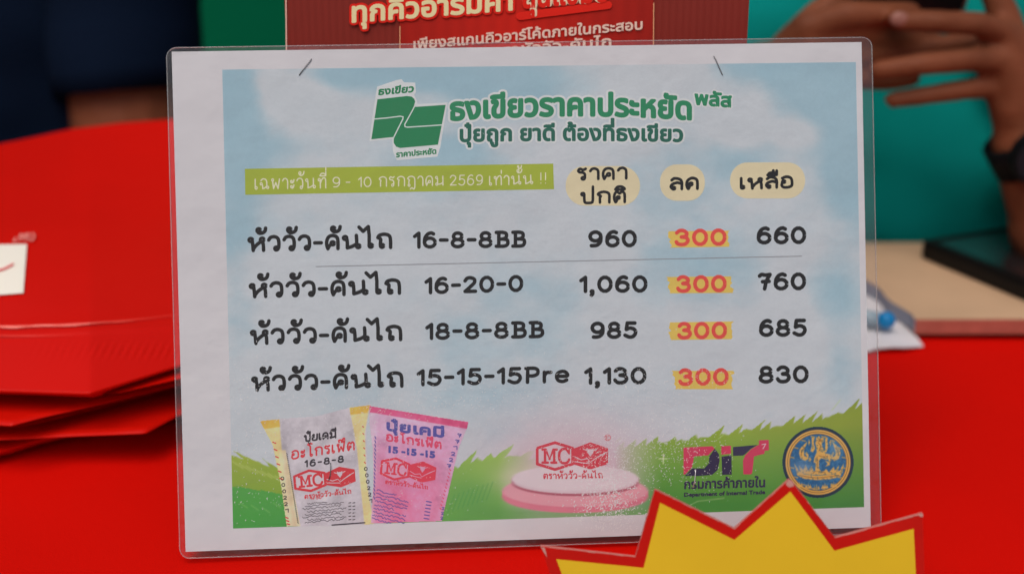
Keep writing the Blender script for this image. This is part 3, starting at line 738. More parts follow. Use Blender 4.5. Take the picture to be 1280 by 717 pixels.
for k in range(6): 
    I.stroke([(341 + k * 1.7, 552 + k * 9), (344.5 + k * 1.7, 553.5 + k * 9)], 1.5); I.stroke([(453 + k * .5, 532 + k * 9), (454.4 + k * .5, 533.5 + k * 9)], 1.2)
for k in range(3): I.stroke([(357 + k, 646 + k * 4), (360 + k, 647 + k * 4)], 1.5)
I.build('lettering', pm(RED), .0001, sign)
mark_logo((368.5, 602.5), (7.55, -.9), (-.6, -6.5), .00006 + .00003, RED, (196, 186, 194), 'ตราหัววัว-คันไถ', [(380.5, 439, 623.5, 616.5, 5.4, 1.1)])

def paint_bag2(C, X, Y):
    C[:] = (202, 152, 186)
    e = np.clip((X - 505) / 60, -1, 1) ** 2
    over(C, (214, 120, 158), np.clip(1.1 - e, 0, 1) * np.clip((Y - 545) / 60, 0, 1))
    over(C, (206, 184, 206), np.clip(1 - (Y - 515) / 40, 0, 1) * .6)
    fillp(C, X, Y, [(454, 505), (586, 527), (584, 535.5), (458, 514)], (204, 84, 128))
    over(C, (208, 196, 210), .6 * np.clip((X - (572 - (Y - 540) * .14)) / 10, 0, 1) * (Y > 537))
    over(C, (206, 192, 206), .6 * np.clip(((474 + (Y - 515) * -.02) - X) / 8, 0, 1) * (Y > 516))
    C += ((fbm(X - Y * .3, Y, 15, 47, 4) - .5) * 46)[:, None] + ((vnoise(X, Y, 3, 27) - .5) * 10)[:, None]
BAG2 = [(461.5, 507), (585.5, 527), (584, 534), (573, 560), (564, 600), (552, 650.5), (463.5, 653.5), (467, 600), (466, 560), (462, 530)]
patch('bag_picture', [(450, 500), (590, 500), (590, 656), (450, 656)], .7, paint_bag2, .00014, sign, mask=BAG2)
I = Ink(); type_(I, 'ปุ๋ยเคมี', 483, 555.5, 538, 547, 10.5, bold=2.0); type_(I, '15 -15 -15', 485.5, 544, 565.5, 572.5, 8.8, bold=1.6)
for k in range(9):
    pts = []; y0 = 612 + k * 4.4; x0 = 471 - k * .8
    for j in range(32 if k % 4 else 20): pts.append((x0 + j * 1.3, y0 + j * .34 + rr.choice((-1, 1)) * rr.uniform(.2, 1.2)))
    I.stroke(pts, .95, caps=False)
for k in range(6): I.stroke([(533 - k * .6, 626 + k * 4.2), (539 - k * .6, 627 + k * 4.2)], 1.3)
for k, ch in enumerate('771227'): write(I, ch, 571.5 - k * 2.6, 577 - k * 2.6, 546 + k * 7.6, 547 + k * 7.6, 5.4, 1.2)
for k in range(3): write(I, '2', 552 - k * .8, 555.5 - k * .8, 637 + k * 6, 637 + k * 6, 4.4, 1)
for k in range(16): I.stroke([(468.6 - k * .1, 545 + k * 5), (469.8 - k * .1, 548 + k * 5)], 1.2)
I.build('lettering', pm((82, 78, 150)), .0002, sign)
I = Ink(); write(I, 'อะโกรเฟ็ต', 482, 552, 551, 561.5, 10, 2.3)
for k in range(12): I.stroke([(562 - k * 1.1, 586 + k * 4.4), (563.5 - k * 1.1, 587.5 + k * 4.4)], 1.3)
I.build('lettering', pm((208, 70, 104)), .0002, sign)
mark_logo((476.8, 583.5), (6.8, .8), (.6, -6.7), .00018, (206, 56, 78), (208, 148, 176), 'ตราหัววัว-คันไถ', [(481.5, 535, 604.5, 611.5, 5, 1.1)])

# ---- government department mark
Z2 = lambda *p: zt(840, 520, 5.975, p)
NAVY = (44, 40, 70); ROSE = (190, 54, 86)
I = Ink()
I.poly(Z2((85, 232), (300, 222), (318, 240), (270, 290), (165, 298), (150, 380), (98, 432), (86, 436)))
I.poly(Z2((368, 222), (440, 218), (440, 278), (368, 286)))
I.poly(Z2((532, 432), (530, 330), (545, 290), (590, 245), (640, 215), (650, 212), (648, 178), (722, 175), (724, 252), (692, 256), (690, 278), (640, 290), (612, 300), (606, 360), (598, 425), (585, 432)))
I.build('department_logo', pm(ROSE), .0001, sign)
I = Ink()
I.poly(Z2((318, 240), (350, 280), (356, 330), (340, 400), (300, 436), (200, 444), (95, 444), (150, 386), (240, 388), (275, 350), (278, 300)))
I.poly(Z2((370, 300), (444, 290), (446, 434), (374, 436)))
I.poly(Z2((455, 228), (640, 212), (590, 240), (545, 282), (530, 292), (456, 294)))
type_(I, 'กรมการค้าภายใน', 855, 956.5, 611, 608.5, 9.2, bold=1.1)
type_(I, 'Department of Internal Trade', 855, 956.5, 620.5, 617, 5.2, bold=.7)
I.build('department_logo', pm(NAVY), .0001, sign)
I = Ink(); I.stroke(Z2((672, 210), (700, 205)), 1.1); I.stroke(Z2((680, 240), (700, 205)), 1.1); I.build('logo_arrow', pm((220, 170, 180)), .00014, sign)

# ---- round seal
def paint_seal(C, X, Y):
    cx, cy = 1022.5, 577.3; d = np.hypot(X - cx, Y - cy); n = vnoise(X, Y, 3, 33)
    def ring(r0, r1, col): over(C, col, np.clip((d - r0) / 1.2 + .5, 0, 1) * np.clip((r1 - d) / 1.2 + .5, 0, 1))
    C[:] = (34, 78, 74); GOLD = np.array([206, 162, 82.]); BLUE = np.array([34, 92, 138.])
    ring(0, 44, (26, 44, 62)); ring(0, 40.6, GOLD); ring(37.6, 38.4, (120, 84, 40)); ring(0, 35.8, (120, 86, 44)); ring(0, 35, BLUE)
    over(C, (70, 130, 170), .35 * (n > .55) * (d < 35))
    Z = lambda *p: zt(970, 520, 6.518, p)
    def st(w_, *p, col=GOLD): line(C, X, Y, [tuple(q) for q in catmull(Z(*p))], w_, col)
    def sp(*p, col=GOLD): fillp(C, X, Y, Z(*p), col, soft=.8)
    DK = (150, 104, 50)
    # boat-like throne
    sp((150, 385), (185, 440), (230, 470), (330, 482), (450, 474), (520, 440), (550, 385), (545, 450), (520, 492), (430, 512), (330, 518), (230, 508), (172, 480)); st(1.0, (190, 480), (330, 500), (510, 480), col=DK)
    sp((200, 460), (186, 400), (220, 432), (240, 395), (262, 440), (290, 405), (310, 450), (350, 425), (372, 452), (410, 428), (430, 455), (470, 410), (480, 440), (512, 398), (506, 452), (440, 476), (280, 476))
    st(1.1, (215, 455), (240, 430)); st(1.0, (300, 462), (330, 445), (400, 458), col=DK)
    # figure with raised arms and bent legs
    sp((330, 170), (350, 158), (362, 178), (385, 170), (390, 200), (372, 226), (384, 262), (402, 300), (440, 308), (452, 340), (410, 352), (368, 340), (350, 360), (352, 440), (318, 446), (322, 380), (306, 372), (314, 330), (332, 290), (328, 250), (320, 215))
    sp((290, 165), (312, 170), (308, 225), (318, 262), (300, 292), (282, 282), (292, 240)); sp((398, 160), (420, 175), (424, 250), (410, 292), (392, 288), (402, 240))
    sp((400, 360), (440, 372), (436, 396), (404, 408), (420, 384)); st(1.0, (345, 215), (362, 240), (350, 280), col=DK); st(1.0, (350, 320), (390, 330), (420, 322), col=DK); st(1.0, (335, 330), (338, 420), col=DK)
    sp((344, 205), (372, 205), (368, 188), (350, 186), col=DK)
    # flame scrolls either side
    for sg, ox in ((1, 235), (-1, 478)):
        f = lambda *p: [(ox + sg * a, b) for a, b in p]
        sp(*f((20, 205), (4, 250), (-8, 285), (-4, 318), (18, 330), (2, 300), (14, 288), (30, 312), (28, 345), (2, 362), (-34, 345), (-48, 300), (-40, 262), (-16, 238)))
        st(1.0, *f((-30, 320), (-24, 280), (-4, 255)), col=DK); sp(*f((40, 330), (52, 350), (44, 372), (26, 360)))
        sp(*f((34, 190), (44, 214), (34, 240), (26, 218)))
    for x0 in (190, 262, 330, 398, 470):
        yb = 560 + 24 * (1 - abs(x0 - 330) / 150); sp((x0 - 28, yb + 10), (x0 - 16, yb - 18), (x0 - 6, yb - 2), (x0, yb - 28), (x0 + 8, yb - 2), (x0 + 18, yb - 18), (x0 + 28, yb + 10), (x0, yb + 16))
    over(C, BLUE * .8, .35 * (vnoise(X, Y, 2.0, 77) > .66) * (d < 34))
    for k in range(16):
        a = k * math.pi / 8 + .2; x, y = cx + 33 * math.cos(a), cy + 33 * math.sin(a); line(C, X, Y, [(x - 2, y), (x + 2, y + 1)], 1.6, GOLD * .9, alpha=.8)
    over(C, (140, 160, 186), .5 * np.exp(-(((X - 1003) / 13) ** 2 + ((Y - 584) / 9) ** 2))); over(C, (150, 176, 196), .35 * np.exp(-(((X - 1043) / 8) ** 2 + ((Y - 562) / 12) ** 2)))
patch('round_seal', [(976, 531), (1069, 531), (1069, 624), (976, 624)], .62, paint_seal, .0001, sign, mask=[(1022.5 + 44.6 * math.cos(a), 577.3 + 44.6 * math.sin(a)) for a in np.linspace(0, 2 * math.pi, 60)[:-1]])

# ---- trapped air: tiny blisters between paper and film, their glints painted as white flakes
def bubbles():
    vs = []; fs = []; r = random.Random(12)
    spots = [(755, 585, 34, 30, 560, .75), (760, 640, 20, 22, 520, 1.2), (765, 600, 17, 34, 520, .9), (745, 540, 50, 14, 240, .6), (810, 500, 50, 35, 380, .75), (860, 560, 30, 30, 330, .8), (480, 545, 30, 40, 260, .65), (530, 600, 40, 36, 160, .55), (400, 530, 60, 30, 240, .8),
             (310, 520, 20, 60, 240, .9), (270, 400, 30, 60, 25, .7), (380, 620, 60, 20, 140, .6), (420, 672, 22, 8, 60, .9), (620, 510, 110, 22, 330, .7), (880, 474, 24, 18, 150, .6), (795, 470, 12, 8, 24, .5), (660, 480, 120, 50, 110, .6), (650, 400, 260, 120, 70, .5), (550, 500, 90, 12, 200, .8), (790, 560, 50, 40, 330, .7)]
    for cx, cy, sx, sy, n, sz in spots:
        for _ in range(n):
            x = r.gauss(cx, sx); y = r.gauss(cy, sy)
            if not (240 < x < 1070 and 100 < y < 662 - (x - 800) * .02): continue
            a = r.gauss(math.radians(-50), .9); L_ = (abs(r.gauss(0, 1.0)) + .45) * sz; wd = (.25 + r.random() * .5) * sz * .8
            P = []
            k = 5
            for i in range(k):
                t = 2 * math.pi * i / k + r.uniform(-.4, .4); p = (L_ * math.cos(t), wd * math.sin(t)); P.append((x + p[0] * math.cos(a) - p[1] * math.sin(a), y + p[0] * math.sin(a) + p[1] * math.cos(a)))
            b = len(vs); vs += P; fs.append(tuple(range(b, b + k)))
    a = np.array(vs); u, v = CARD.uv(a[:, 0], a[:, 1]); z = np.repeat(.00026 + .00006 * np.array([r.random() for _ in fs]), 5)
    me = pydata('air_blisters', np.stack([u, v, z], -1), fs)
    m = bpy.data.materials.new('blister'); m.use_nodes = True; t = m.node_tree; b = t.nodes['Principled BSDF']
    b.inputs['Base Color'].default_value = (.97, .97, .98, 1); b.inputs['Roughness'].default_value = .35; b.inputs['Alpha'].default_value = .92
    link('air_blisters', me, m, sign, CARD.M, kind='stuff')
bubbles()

# ---- staples
def wire(name, pts, r, m, parent, plane=None, z=0.0006):
    plane = plane or CARD; P = []
    for i, (x, y) in enumerate(pts):
        u, v = plane.uv(x, y); P.append(Vector((float(u), float(v), z if 0 < i < len(pts) - 1 else z - .0003)))
    me = tube_mesh(name, P, r); return link(name, me, m, parent, plane.M, smooth=True)
def tube_mesh(name, P, r, n=6):
    vs = []; fs = []; rs = r if isinstance(r, (list, tuple)) else [r] * len(P)
    for i, p in enumerate(P):
        d = (P[min(i + 1, len(P) - 1)] - P[max(i - 1, 0)]).normalized(); a = d.orthogonal().normalized(); b = d.cross(a)
        for k in range(n):
            t = 2 * math.pi * k / n; vs.append(p + (a * math.cos(t) + b * math.sin(t)) * rs[i])
    for i in range(len(P) - 1):
        for k in range(n): fs.append((i * n + k, i * n + (k + 1) % n, (i + 1) * n + (k + 1) % n, (i + 1) * n + k))
    fs.append(tuple(range(n - 1, -1, -1))); fs.append(tuple(range((len(P) - 1) * n, len(P) * n)))
    return pydata(name, vs, fs)
ST = mat('staple_steel', (.22, .22, .23), .35, metal=.8); ST2 = mat('staple_bright', (.8, .8, .8), .25, metal=.6)
wire('staple', [(374, 94.5), (377, 90), (388, 76), (389.5, 74)], .00022, ST, sign)
wire('staple', [(892, 70.5), (894, 74), (901, 90), (903, 94)], .00022, ST, sign)
wire('staple', [(869.5, 586), (869, 590), (868, 602), (866, 609)], .00022, ST2, sign)
wire('staple', [(413, 578), (413.5, 582), (413, 592), (411, 600)], .0002, ST, sign)

# ============================================================ YELLOW STARBURST CARD in front
SBY = EDGE_Y - .007
SB = Plane((float(at_y(930, 700, SBY)[0]), SBY, TZ), np.array([[1, 0, 0], [0, 0, -1], [0, 1, 0]]).astype(float))
def starburst():
    t = empty('starburst_card', SB.M, 'yellow zigzag starburst card with red border at the front table edge', 'starburst sign')
    outer = [(675.8, 682.4), (794.3, 695.8), (818.5, 612), (824, 614), (918, 660.5), (986, 599.5), (991, 602), (1044, 672), (1153.5, 641.5), (1156, 720), (1190, 820), (1110, 850), (1100, 930), (1010, 880), (930, 950), (870, 880), (760, 920), (750, 850), (650, 840), (705, 770)]
    inner = [(695.4, 698), (804.5, 708.8), (825, 627.6), (918, 674), (987.8, 613.5), (1043, 687.4), (1142, 660), (1145, 722), (1172, 812), (1100, 840), (1090, 912), (1010, 866), (930, 930), (872, 866), (768, 902), (758, 838), (672, 830), (722, 770)]
    P = [tuple(float(a) for a in SB.uv(*p)) for p in outer]; n = len(P)
    tri = tessellate_polygon([[Vector((a, b, 0)) for a, b in P]])
    vs = [(a, b, .0) for a, b in P]; me = pydata('red_border', vs, tri)
    bm = bmesh.new(); bm.from_mesh(me); bm.normal_update(); fl = [f for f in bm.faces if f.normal.z < 0]; bmesh.ops.reverse_faces(bm, faces=fl); bm.to_mesh(me); bm.free()
    link('red_border', me, mat('starburst_red', (.60, .008, .004), .6, .15, var=.06, vscale=40), t, SB.M)
    vs = [(a, b, -.00002) for a, b in P] + [(a, b, -.0014) for a, b in P]
    fs = [(i, (i + 1) % n, n + (i + 1) % n, n + i) for i in range(n)] + [tuple(n + k for k in f) for f in tri]
    link('card_core', pydata('card_core', vs, fs), mat('torn_card', (.55, .16, .13), .8), t, SB.M)
    I = Ink(); I.poly(inner); I.build('yellow_face', mat('starburst_yellow', (.84, .525, .022), .6, .15, var=.04, vscale=18), .00012, t, SB)
    I = Ink()                               # scuffed edges of the card, with a shape of their own
    r = random.Random(3)
    for a, b in ((0, 1), (1, 2), (4, 5), (6, 7), (7, 8), (3, 4)):
        A = np.array(outer[a]); B = np.array(outer[b]); L_ = np.hypot(*(B - A)); k = 0
        while k < L_:
            l = r.uniform(2, 14); 
            if r.random() < .42:
                q0 = A + (B - A) * k / L_; q1 = A + (B - A) * min(1, (k + l) / L_); I.stroke([q0, q1], r.uniform(.35, .8))
            k += l
    I.poly([(982.5, 603), (986, 599.3), (991.5, 602.2), (992.5, 607), (987, 608.5), (983, 606)]); I.poly([(1148, 643.2), (1153.6, 641.3), (1153.9, 645.5), (1150, 645)]); I.poly([(676, 682.6), (681, 684), (684, 696), (680, 690)])
    I.build('scuff', mat('scuffed_card', (.62, .30, .26), .8), .00006, t, SB)
starburst()

# ============================================================ RED BAGS on the left
bagm = mat('red_bag_plastic', (.58, .0052, .0014), .42, .14, var=.05, vscale=7, bump=.22, bscale=35, coat=.05)
def interp(P, x):
    xs = [p[0] for p in P]; ys = [p[1] for p in P]; return np.interp(x, xs, ys)
def bag(front, back, zfun, thick, label, ns=70, nx=110, x0=-70, x1=330):
    """front/back: polylines of photograph pixels; zfun(x, s): height of the bag's skin above the table at s (0 front, 1 back)"""
    vs = []; fs = []
    xs = np.linspace(x0, x1, nx)
    for i, x in enumerate(xs):
        for j in range(ns):
            s = (j / (ns - 1)) ** 1.0; y = interp(front, x) * (1 - s) + interp(back, x) * s
            vs.append(tuple(on_z(x, y, zfun(x, s))))
    top = len(vs)
    for i in range(nx - 1):
        for j in range(ns - 1): fs.append((i * ns + j, (i + 1) * ns + j, (i + 1) * ns + j + 1, i * ns + j + 1))
    # rim: fold the skin under and close the bottom
    loop = [i * ns for i in range(nx)] + [(nx - 1) * ns + j for j in range(1, ns)] + [i * ns + ns - 1 for i in range(nx - 2, -1, -1)] + [j for j in range(ns - 2, 0, -1)]
    zb = lambda v: max(TZ + .0008, v[2] - thick)
    b = len(vs); k = len(loop)
    cen = np.mean([vs[q] for q in loop], axis=0)
    for fr, ins in ((.12, -.0001), (1, .011)):
        for q in loop:
            v = np.array(vs[q]); d = cen - v; d[2] = 0; d = d / (np.linalg.norm(d) or 1)
            z = v[2] + (zb(v) - v[2]) * fr; vs.append((v[0] + d[0] * ins, v[1] + d[1] * ins, z))
    for q in range(k):
        q2 = (q + 1) % k
        fs.append((loop[q2], loop[q], b + q, b + q2)); fs.append((b + q2, b + q, b + k + q, b + k + q2))
    fs.append(tuple(b + k + q for q in range(k)))
    org = on_z(100, interp(front, 100), 0)
    M = T(float(org[0]), float(org[1]), TZ); Mi = M.inverted()
    vs = [Mi @ Vector(v) for v in vs]
    nf = (nx - 1) * (ns - 1)
    root = empty('red_plastic_bag', M, label, 'bag', 'red bags piled on the left side of the table')
    o = link('bag_skin', pydata('bag_skin', vs, fs), bagm, root, M)
    o.data.polygons.foreach_set('use_smooth', [i < nf for i in range(len(o.data.polygons))])
    return root
FR1 = [(-70, 485), (0, 487), (112, 490.5), (118, 489), (170, 473), (221, 457), (330, 424)]
BK1 = [(-70, 196), (0, 179.5), (20, 176), (90, 161), (150, 153.5), (215, 149), (330, 146)]
def z1(x, s):
    z = .042 + .062 * s
    yy = interp(FR1, x) * (1 - s) + interp(BK1, x) * s
    c = 409 - .058 * x                                       # low fold; its glare is painted on as strips further down
    c += 5 * math.sin(x * .012 + .4) - 3
    st_ = 1 / (1 + math.exp(max(-30, min(30, (yy - c) / .55)))); z += .0005 * st_ * math.exp(-max(0, c - yy) / 16) * (1 - .65 * min(1, max(0, (x - 90) / 130)))
    c2_ = 451 - .05 * x; z += .0004 / (1 + math.exp(max(-30, min(30, (yy - c2_ + 30) / 1.2)))) * math.exp(-max(0, c2_ - 30 - yy) / 12)
    z += .00014 * math.sin((x + yy * .5) * .62) * math.exp(-((yy - 438) / 10) ** 2) * min(1, max(0, (x - 30) / 40))
    z += .0025 * math.sin(s * 5 + x * .006) * s
    return z
b1 = bag(FR1, BK1, z1, .007, 'topmost red plastic bag of the pile, with a white label and a creased glossy front', ns=300, nx=130)
def lip(parent, FRL, zt, deep=40):
    vs = []; fs = []; xs = np.linspace(-70, 330, 90); Mi = WM[parent].inverted(); n = len(xs)
    for x in xs:
        y = interp(FRL, x)
        for yy, z in ((y - deep, zt), (y, zt), (y, zt - .0016), (y - deep, zt - .0016)): vs.append(Mi @ Vector(on_z(x, yy, z)))
    for i in range(n - 1):
        for k in range(4): fs.append((i * 4 + k, (i + 1) * 4 + k, (i + 1) * 4 + (k + 1) % 4, i * 4 + (k + 1) % 4))
    fs += [(3, 2, 1, 0), tuple((n - 1) * 4 + k for k in range(4))]
    link('folded_layer', pydata('folded_layer', vs, fs), bagm, parent, WM[parent])
lip(b1, [(-70, 489), (0, 491.5), (110, 493.5), (150, 490.5), (221, 474), (330, 447)], .0368)
FR2 = [(-70, 527), (0, 530), (14, 531), (60, 519), (136, 502), (230, 478), (330, 455)]
BK2 = [(-70, 300), (330, 280)]
b2 = bag(FR2, BK2, lambda x, s: .0285 + .003 * s, .004, 'second red bag of the pile with its corner poking out at the left', ns=30)
FR3 = [(-70, 548), (0, 548.5), (90, 544), (178, 540.5), (184, 539.5), (223, 518), (330, 470)]
BK3 = [(-70, 320), (330, 300)]
lip(b2, [(-70, 533), (0, 533.5), (30, 532.5), (80, 521), (134, 507.5), (230, 482), (330, 458)], .0238)
b3 = bag(FR3, BK3, lambda x, s: .0165 + .003 * s + .002 * math.exp(-((x - 170) / 60) ** 2) * (1 - s), .0045, 'third red bag of the pile with a bent corner reaching towards the price sign', ns=30)
FR4 = [(-70, 577), (0, 563.5), (40, 552), (90, 541), (330, 500)]
BK4 = [(-70, 350), (330, 330)]
bag(FR4, BK4, lambda x, s: .0075 + .002 * s, .0065, 'lowest red bag of the pile, lying on the red tablecloth', ns=30)
def bag1_pt(x, y, e=.0006):
    f = interp(FR1, x); b = interp(BK1, x); s = (f - y) / (f - b); return on_z(x, y, z1(x, s) + e)
def on_bag(name, m, quad, parent, n=14):
    vs = []; fs = []; tl, tr, br, bl_ = [np.array(q, float) for q in quad]
    for i in range(n + 1):
        for j in range(n + 1):
            a = i / n; b = j / n; p = tl * (1 - a) * (1 - b) + tr * a * (1 - b) + bl_ * (1 - a) * b + br * a * b; vs.append(bag1_pt(*p))
    for i in range(n):
        for j in range(n): k = i * (n + 1) + j; fs.append((k, k + 1, k + n + 2, k + n + 1))
    Mi = WM[parent].inverted(); return link(name, pydata(name, [Mi @ Vector(v) for v in vs], fs), m, parent, WM[parent])
on_bag('label_patch', mat('label_white', ink(215, 203, 190), .6), [(-60, 306.5), (33.5, 305), (29, 366), (-60, 373)], b1)
def bag_stroke(name, strokes, wd, m, parent, e=.0011, wf=None):
    vs = []; fs = []
    for P in strokes:
        P = [np.array(p) for p in catmull(P)]; b = len(vs)
        for i, p in enumerate(P):
            d = P[min(i + 1, len(P) - 1)] - P[max(i - 1, 0)]; d = d / (np.hypot(*d) or 1); nr = np.array([-d[1], d[0]]); ww = wf(p[0]) if wf else wd
            vs += [bag1_pt(*(p + nr * ww / 2), e), bag1_pt(*(p - nr * ww / 2), e)]
        for i in range(len(P) - 1): fs.append((b + 2 * i, b + 2 * i + 1, b + 2 * i + 3, b + 2 * i + 2))
    Mi = WM[parent].inverted(); link(name, pydata(name, [Mi @ Vector(v) for v in vs], fs), m, parent, WM[parent])
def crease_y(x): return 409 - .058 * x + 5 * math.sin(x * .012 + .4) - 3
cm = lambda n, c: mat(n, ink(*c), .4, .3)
bag_stroke('crease', [[(x, crease_y(x) + .8 * math.sin(x * .09)) for x in range(-60, 170, 6)]], 0, cm('creased_plastic', (208, 96, 84)), b1, .0007, lambda x: .15 + 2.3 * max(0, min(1, (165 - x) / 150)) * (1 + .2 * math.sin(x * .13)))  # pale tapering strip: glare along the fold, painted as colour
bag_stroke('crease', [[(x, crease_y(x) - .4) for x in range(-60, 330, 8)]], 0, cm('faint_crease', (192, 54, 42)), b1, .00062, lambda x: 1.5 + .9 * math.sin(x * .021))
bag_stroke('crease', [[(x, crease_y(x) + 11 + .02 * x) for x in range(-60, 100, 8)]], 0, MATS['faint_crease'], b1, .0007, lambda x: .1 + .9 * max(0, min(1, (95 - x) / 90)))  # fainter painted glare below the main one
bag_stroke('pen_scribble', [[(-30, 345), (0, 337), (10, 333), (17, 329)]], 1.8, mat('red_pen', ink(200, 70, 70), .5), b1)
bag_stroke('printed_mark', [[(20, 297), (17, 300), (20, 302)], [(25, 292), (24, 301)], [(25, 293), (30, 294), (28, 297), (25, 297)], [(32, 292), (31, 301)], [(32, 292), (37, 293), (35, 297), (37, 301)], [(40, 291), (43, 295), (39, 301)]], 1.7, mat('bag_print', ink(226, 130, 120), .6), b1)

# ============================================================ PLYWOOD BOARD, TABLET, PEN, PAPER on the right
def board():
    th = .0125
    FL = on_z(1144, 418.5, 0); FLt = FL + np.array([0, 0, th])
    A = on_z(1144.5, 399, th); Bp = on_z(1086, 352, th); d = (Bp - A); d[2] = 0; d = d / np.linalg.norm(d)
    bk = BACK_Y - .008
    C0 = A; C1 = A + d * ((bk - A[1]) / d[1]); xr = .62
    # left edge is a worn, slightly wavy cut
    left = []
    n = 16
    for i in range(n + 1):
        p = C0 + (C1 - C0) * i / n; wv = .0016 * math.sin(i * 1.25 + .4) * (0 if i == 0 else 1); left.append((p[0] + wv, p[1]))
    out = left + [(xr, bk), (xr, A[1] + .002)]
    org = Vector((A[0], A[1], TZ)); M = Matrix.Translation(org)
    t = empty('wooden_board', M, 'pale tan wooden board with grey left edge lying on the red cloth', 'board')
    k = len(out); vs = [(x - org.x, y - org.y, th) for x, y in out] + [(x - org.x, y - org.y, .0032) for x, y in out]
    link('board_top', pydata('board_top', vs[:k], [tuple(range(k))[::-1]]), mat('tan_wood', ink(172, 142, 112), .6, .3, var=.06, vscale=22, bump=.1, bscale=300), t, M)
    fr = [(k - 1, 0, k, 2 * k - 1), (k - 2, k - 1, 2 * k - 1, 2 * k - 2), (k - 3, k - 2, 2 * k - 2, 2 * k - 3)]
    link('front_edge', pydata('front_edge', [Vector(v) - Vector((0, 0, .0001)) if i < k else v for i, v in enumerate(vs)], fr), mat('ply_edge', ink(138, 74, 62), .7, var=.12, vscale=90), t, M)  # red reflected from the cloth is mixed into this edge colour
    sd_ = [(i, i + 1, k + i + 1, k + i) for i in range(n)]
    link('side_edge', pydata('side_edge', vs, sd_), mat('grey_edge', ink(112, 116, 128), .6), t, M)
    ins = [(x - org.x + .014, y - org.y + .016) for x, y in (left[0], left[-1])]; q = ins + [(xr - org.x, ins[1][1] - .03), (xr - org.x, ins[0][1])]
    q[1] = (q[1][0], q[2][1]); v2 = [(x, y, .0031) for x, y in q] + [(x, y, .0002) for x, y in q]
    link('batten', pydata('batten', v2, [(0, 1, 5, 4), (1, 2, 6, 5), (2, 3, 7, 6), (3, 0, 4, 7), (0, 3, 2, 1)]), MATS['ply_edge'], t, M)  # unseen slab added under the board so a dark shadow gap shows
    return th
th = board()
def tablet():
    z = th + .0135
    A = on_z(1152.5, 299, z); B = on_z(1280, 350, z); d = B - A; d[2] = 0; d = d / np.linalg.norm(d)
    e = np.array([-d[1], d[0], 0]); e = e if e[1] > 0 else -e
    R = np.array([d, e, [0, 0, 1]]).T
    L_, W_ = .20, .095
    M = Matrix.Translation(Vector((A[0], A[1], TZ + th + .0004))) @ Matrix(R.tolist()).to_4x4()
    t = empty('tablet', M, 'black tablet with a glossy dark screen lying on the wooden board', 'tablet')
    def bx(name, x0, x1, y0, y1, z0, z1_, m, bev=.001): link(name, bevel_box(name, x1 - x0, y1 - y0, z1_ - z0, bev, 2, ((x0 + x1) / 2, (y0 + y1) / 2, (z0 + z1_) / 2)), m, t, M)
    k = mat('tablet_black', (.003, .003, .003), .5, .2); bz = .007
    bx('case', 0, L_, 0, W_, 0, .0110, k, .002)
    bx('bezel', 0, L_, -.0004, bz, .0111, .0130, k); bx('bezel', 0, L_, W_ - bz, W_, .0111, .0130, k); bx('bezel', 0, bz, bz + .0003, W_ - bz - .0003, .0111, .0130, k); bx('bezel', L_ - bz, L_, bz + .0003, W_ - bz - .0003, .0111, .0130, k)
    bx('screen', bz + .0003, L_ - bz - .0003, bz + .0003, W_ - bz - .0003, .0111, .0123, mat('screen_glass', (.015, .015, .017), .04, .9, coat=1), .0003)
tablet()
def paper_scrap():
    P = [(1040, 442), (1098, 435), (1128, 435.5), (1155, 429.5), (1146, 419.5), (1122, 397), (1098, 376), (1085, 365), (1040, 365)]
    n = len(P); Q = [on_z(x, y, .0025) for x, y in P]; org = Vector(Q[1]); org.z = TZ; M = Matrix.Translation(org)
    bm = bmesh.new(); vs = [bm.verts.new(Vector(q) - org) for q in Q]; f = bm.faces.new(vs)
    bmesh.ops.triangulate(bm, faces=[f]); bmesh.ops.subdivide_edges(bm, edges=bm.edges[:], cuts=5, use_grid_fill=True)
    for v in bm.verts: v.co.z += .0022 * mnoise.noise(v.co * 45) 
    bmesh.ops.solidify(bm, geom=bm.faces[:], thickness=.0004); bmesh.ops.recalc_face_normals(bm, faces=bm.faces[:])
    link('paper_scrap', bm_mesh('paper_scrap', bm), mat('tissue_white', (.75, .73, .74), .8), M=M, label='crumpled white paper scrap between the wooden board and the price sign', cat='paper', smooth=False)
paper_scrap()
def pen():
    p = on_z(1108, 400, .0115); q = on_z(1030, 388, .0085); p = Vector(p); q = Vector(q); M = Matrix.Translation(Vector((p.x, p.y, TZ)))
    t = empty('blue_pen', M, 'pen with a round glossy blue end lying beside the wooden board', 'pen'); Mi = M.inverted()
    bm = bmesh.new(); bmesh.ops.create_uvsphere(bm, u_segments=20, v_segments=12, radius=.0052)
    for v in bm.verts: v.co = Vector((v.co.x * 1.05, v.co.y, v.co.z)) + Mi @ p
    link('pen_end', bm_mesh('pen_end', bm), mat('blue_plastic', (.001, .21, .50), .3, .3), t, M, smooth=True)
    d = (q - p).normalized()
    link('barrel', tube_mesh('barrel', [Mi @ (p + d * a) for a in (.004, .02, .08, .13)], [.0042, .0040, .0040, .0036], 14), mat('clear_blue_barrel', (.25, .36, .42), .25, .5), t, M, smooth=True)
    link('tip', tube_mesh('tip', [Mi @ (p + d * a) for a in (.1302, .138, .145)], [.0034, .002, .0006], 10), ST2, t, M, smooth=True)
pen()

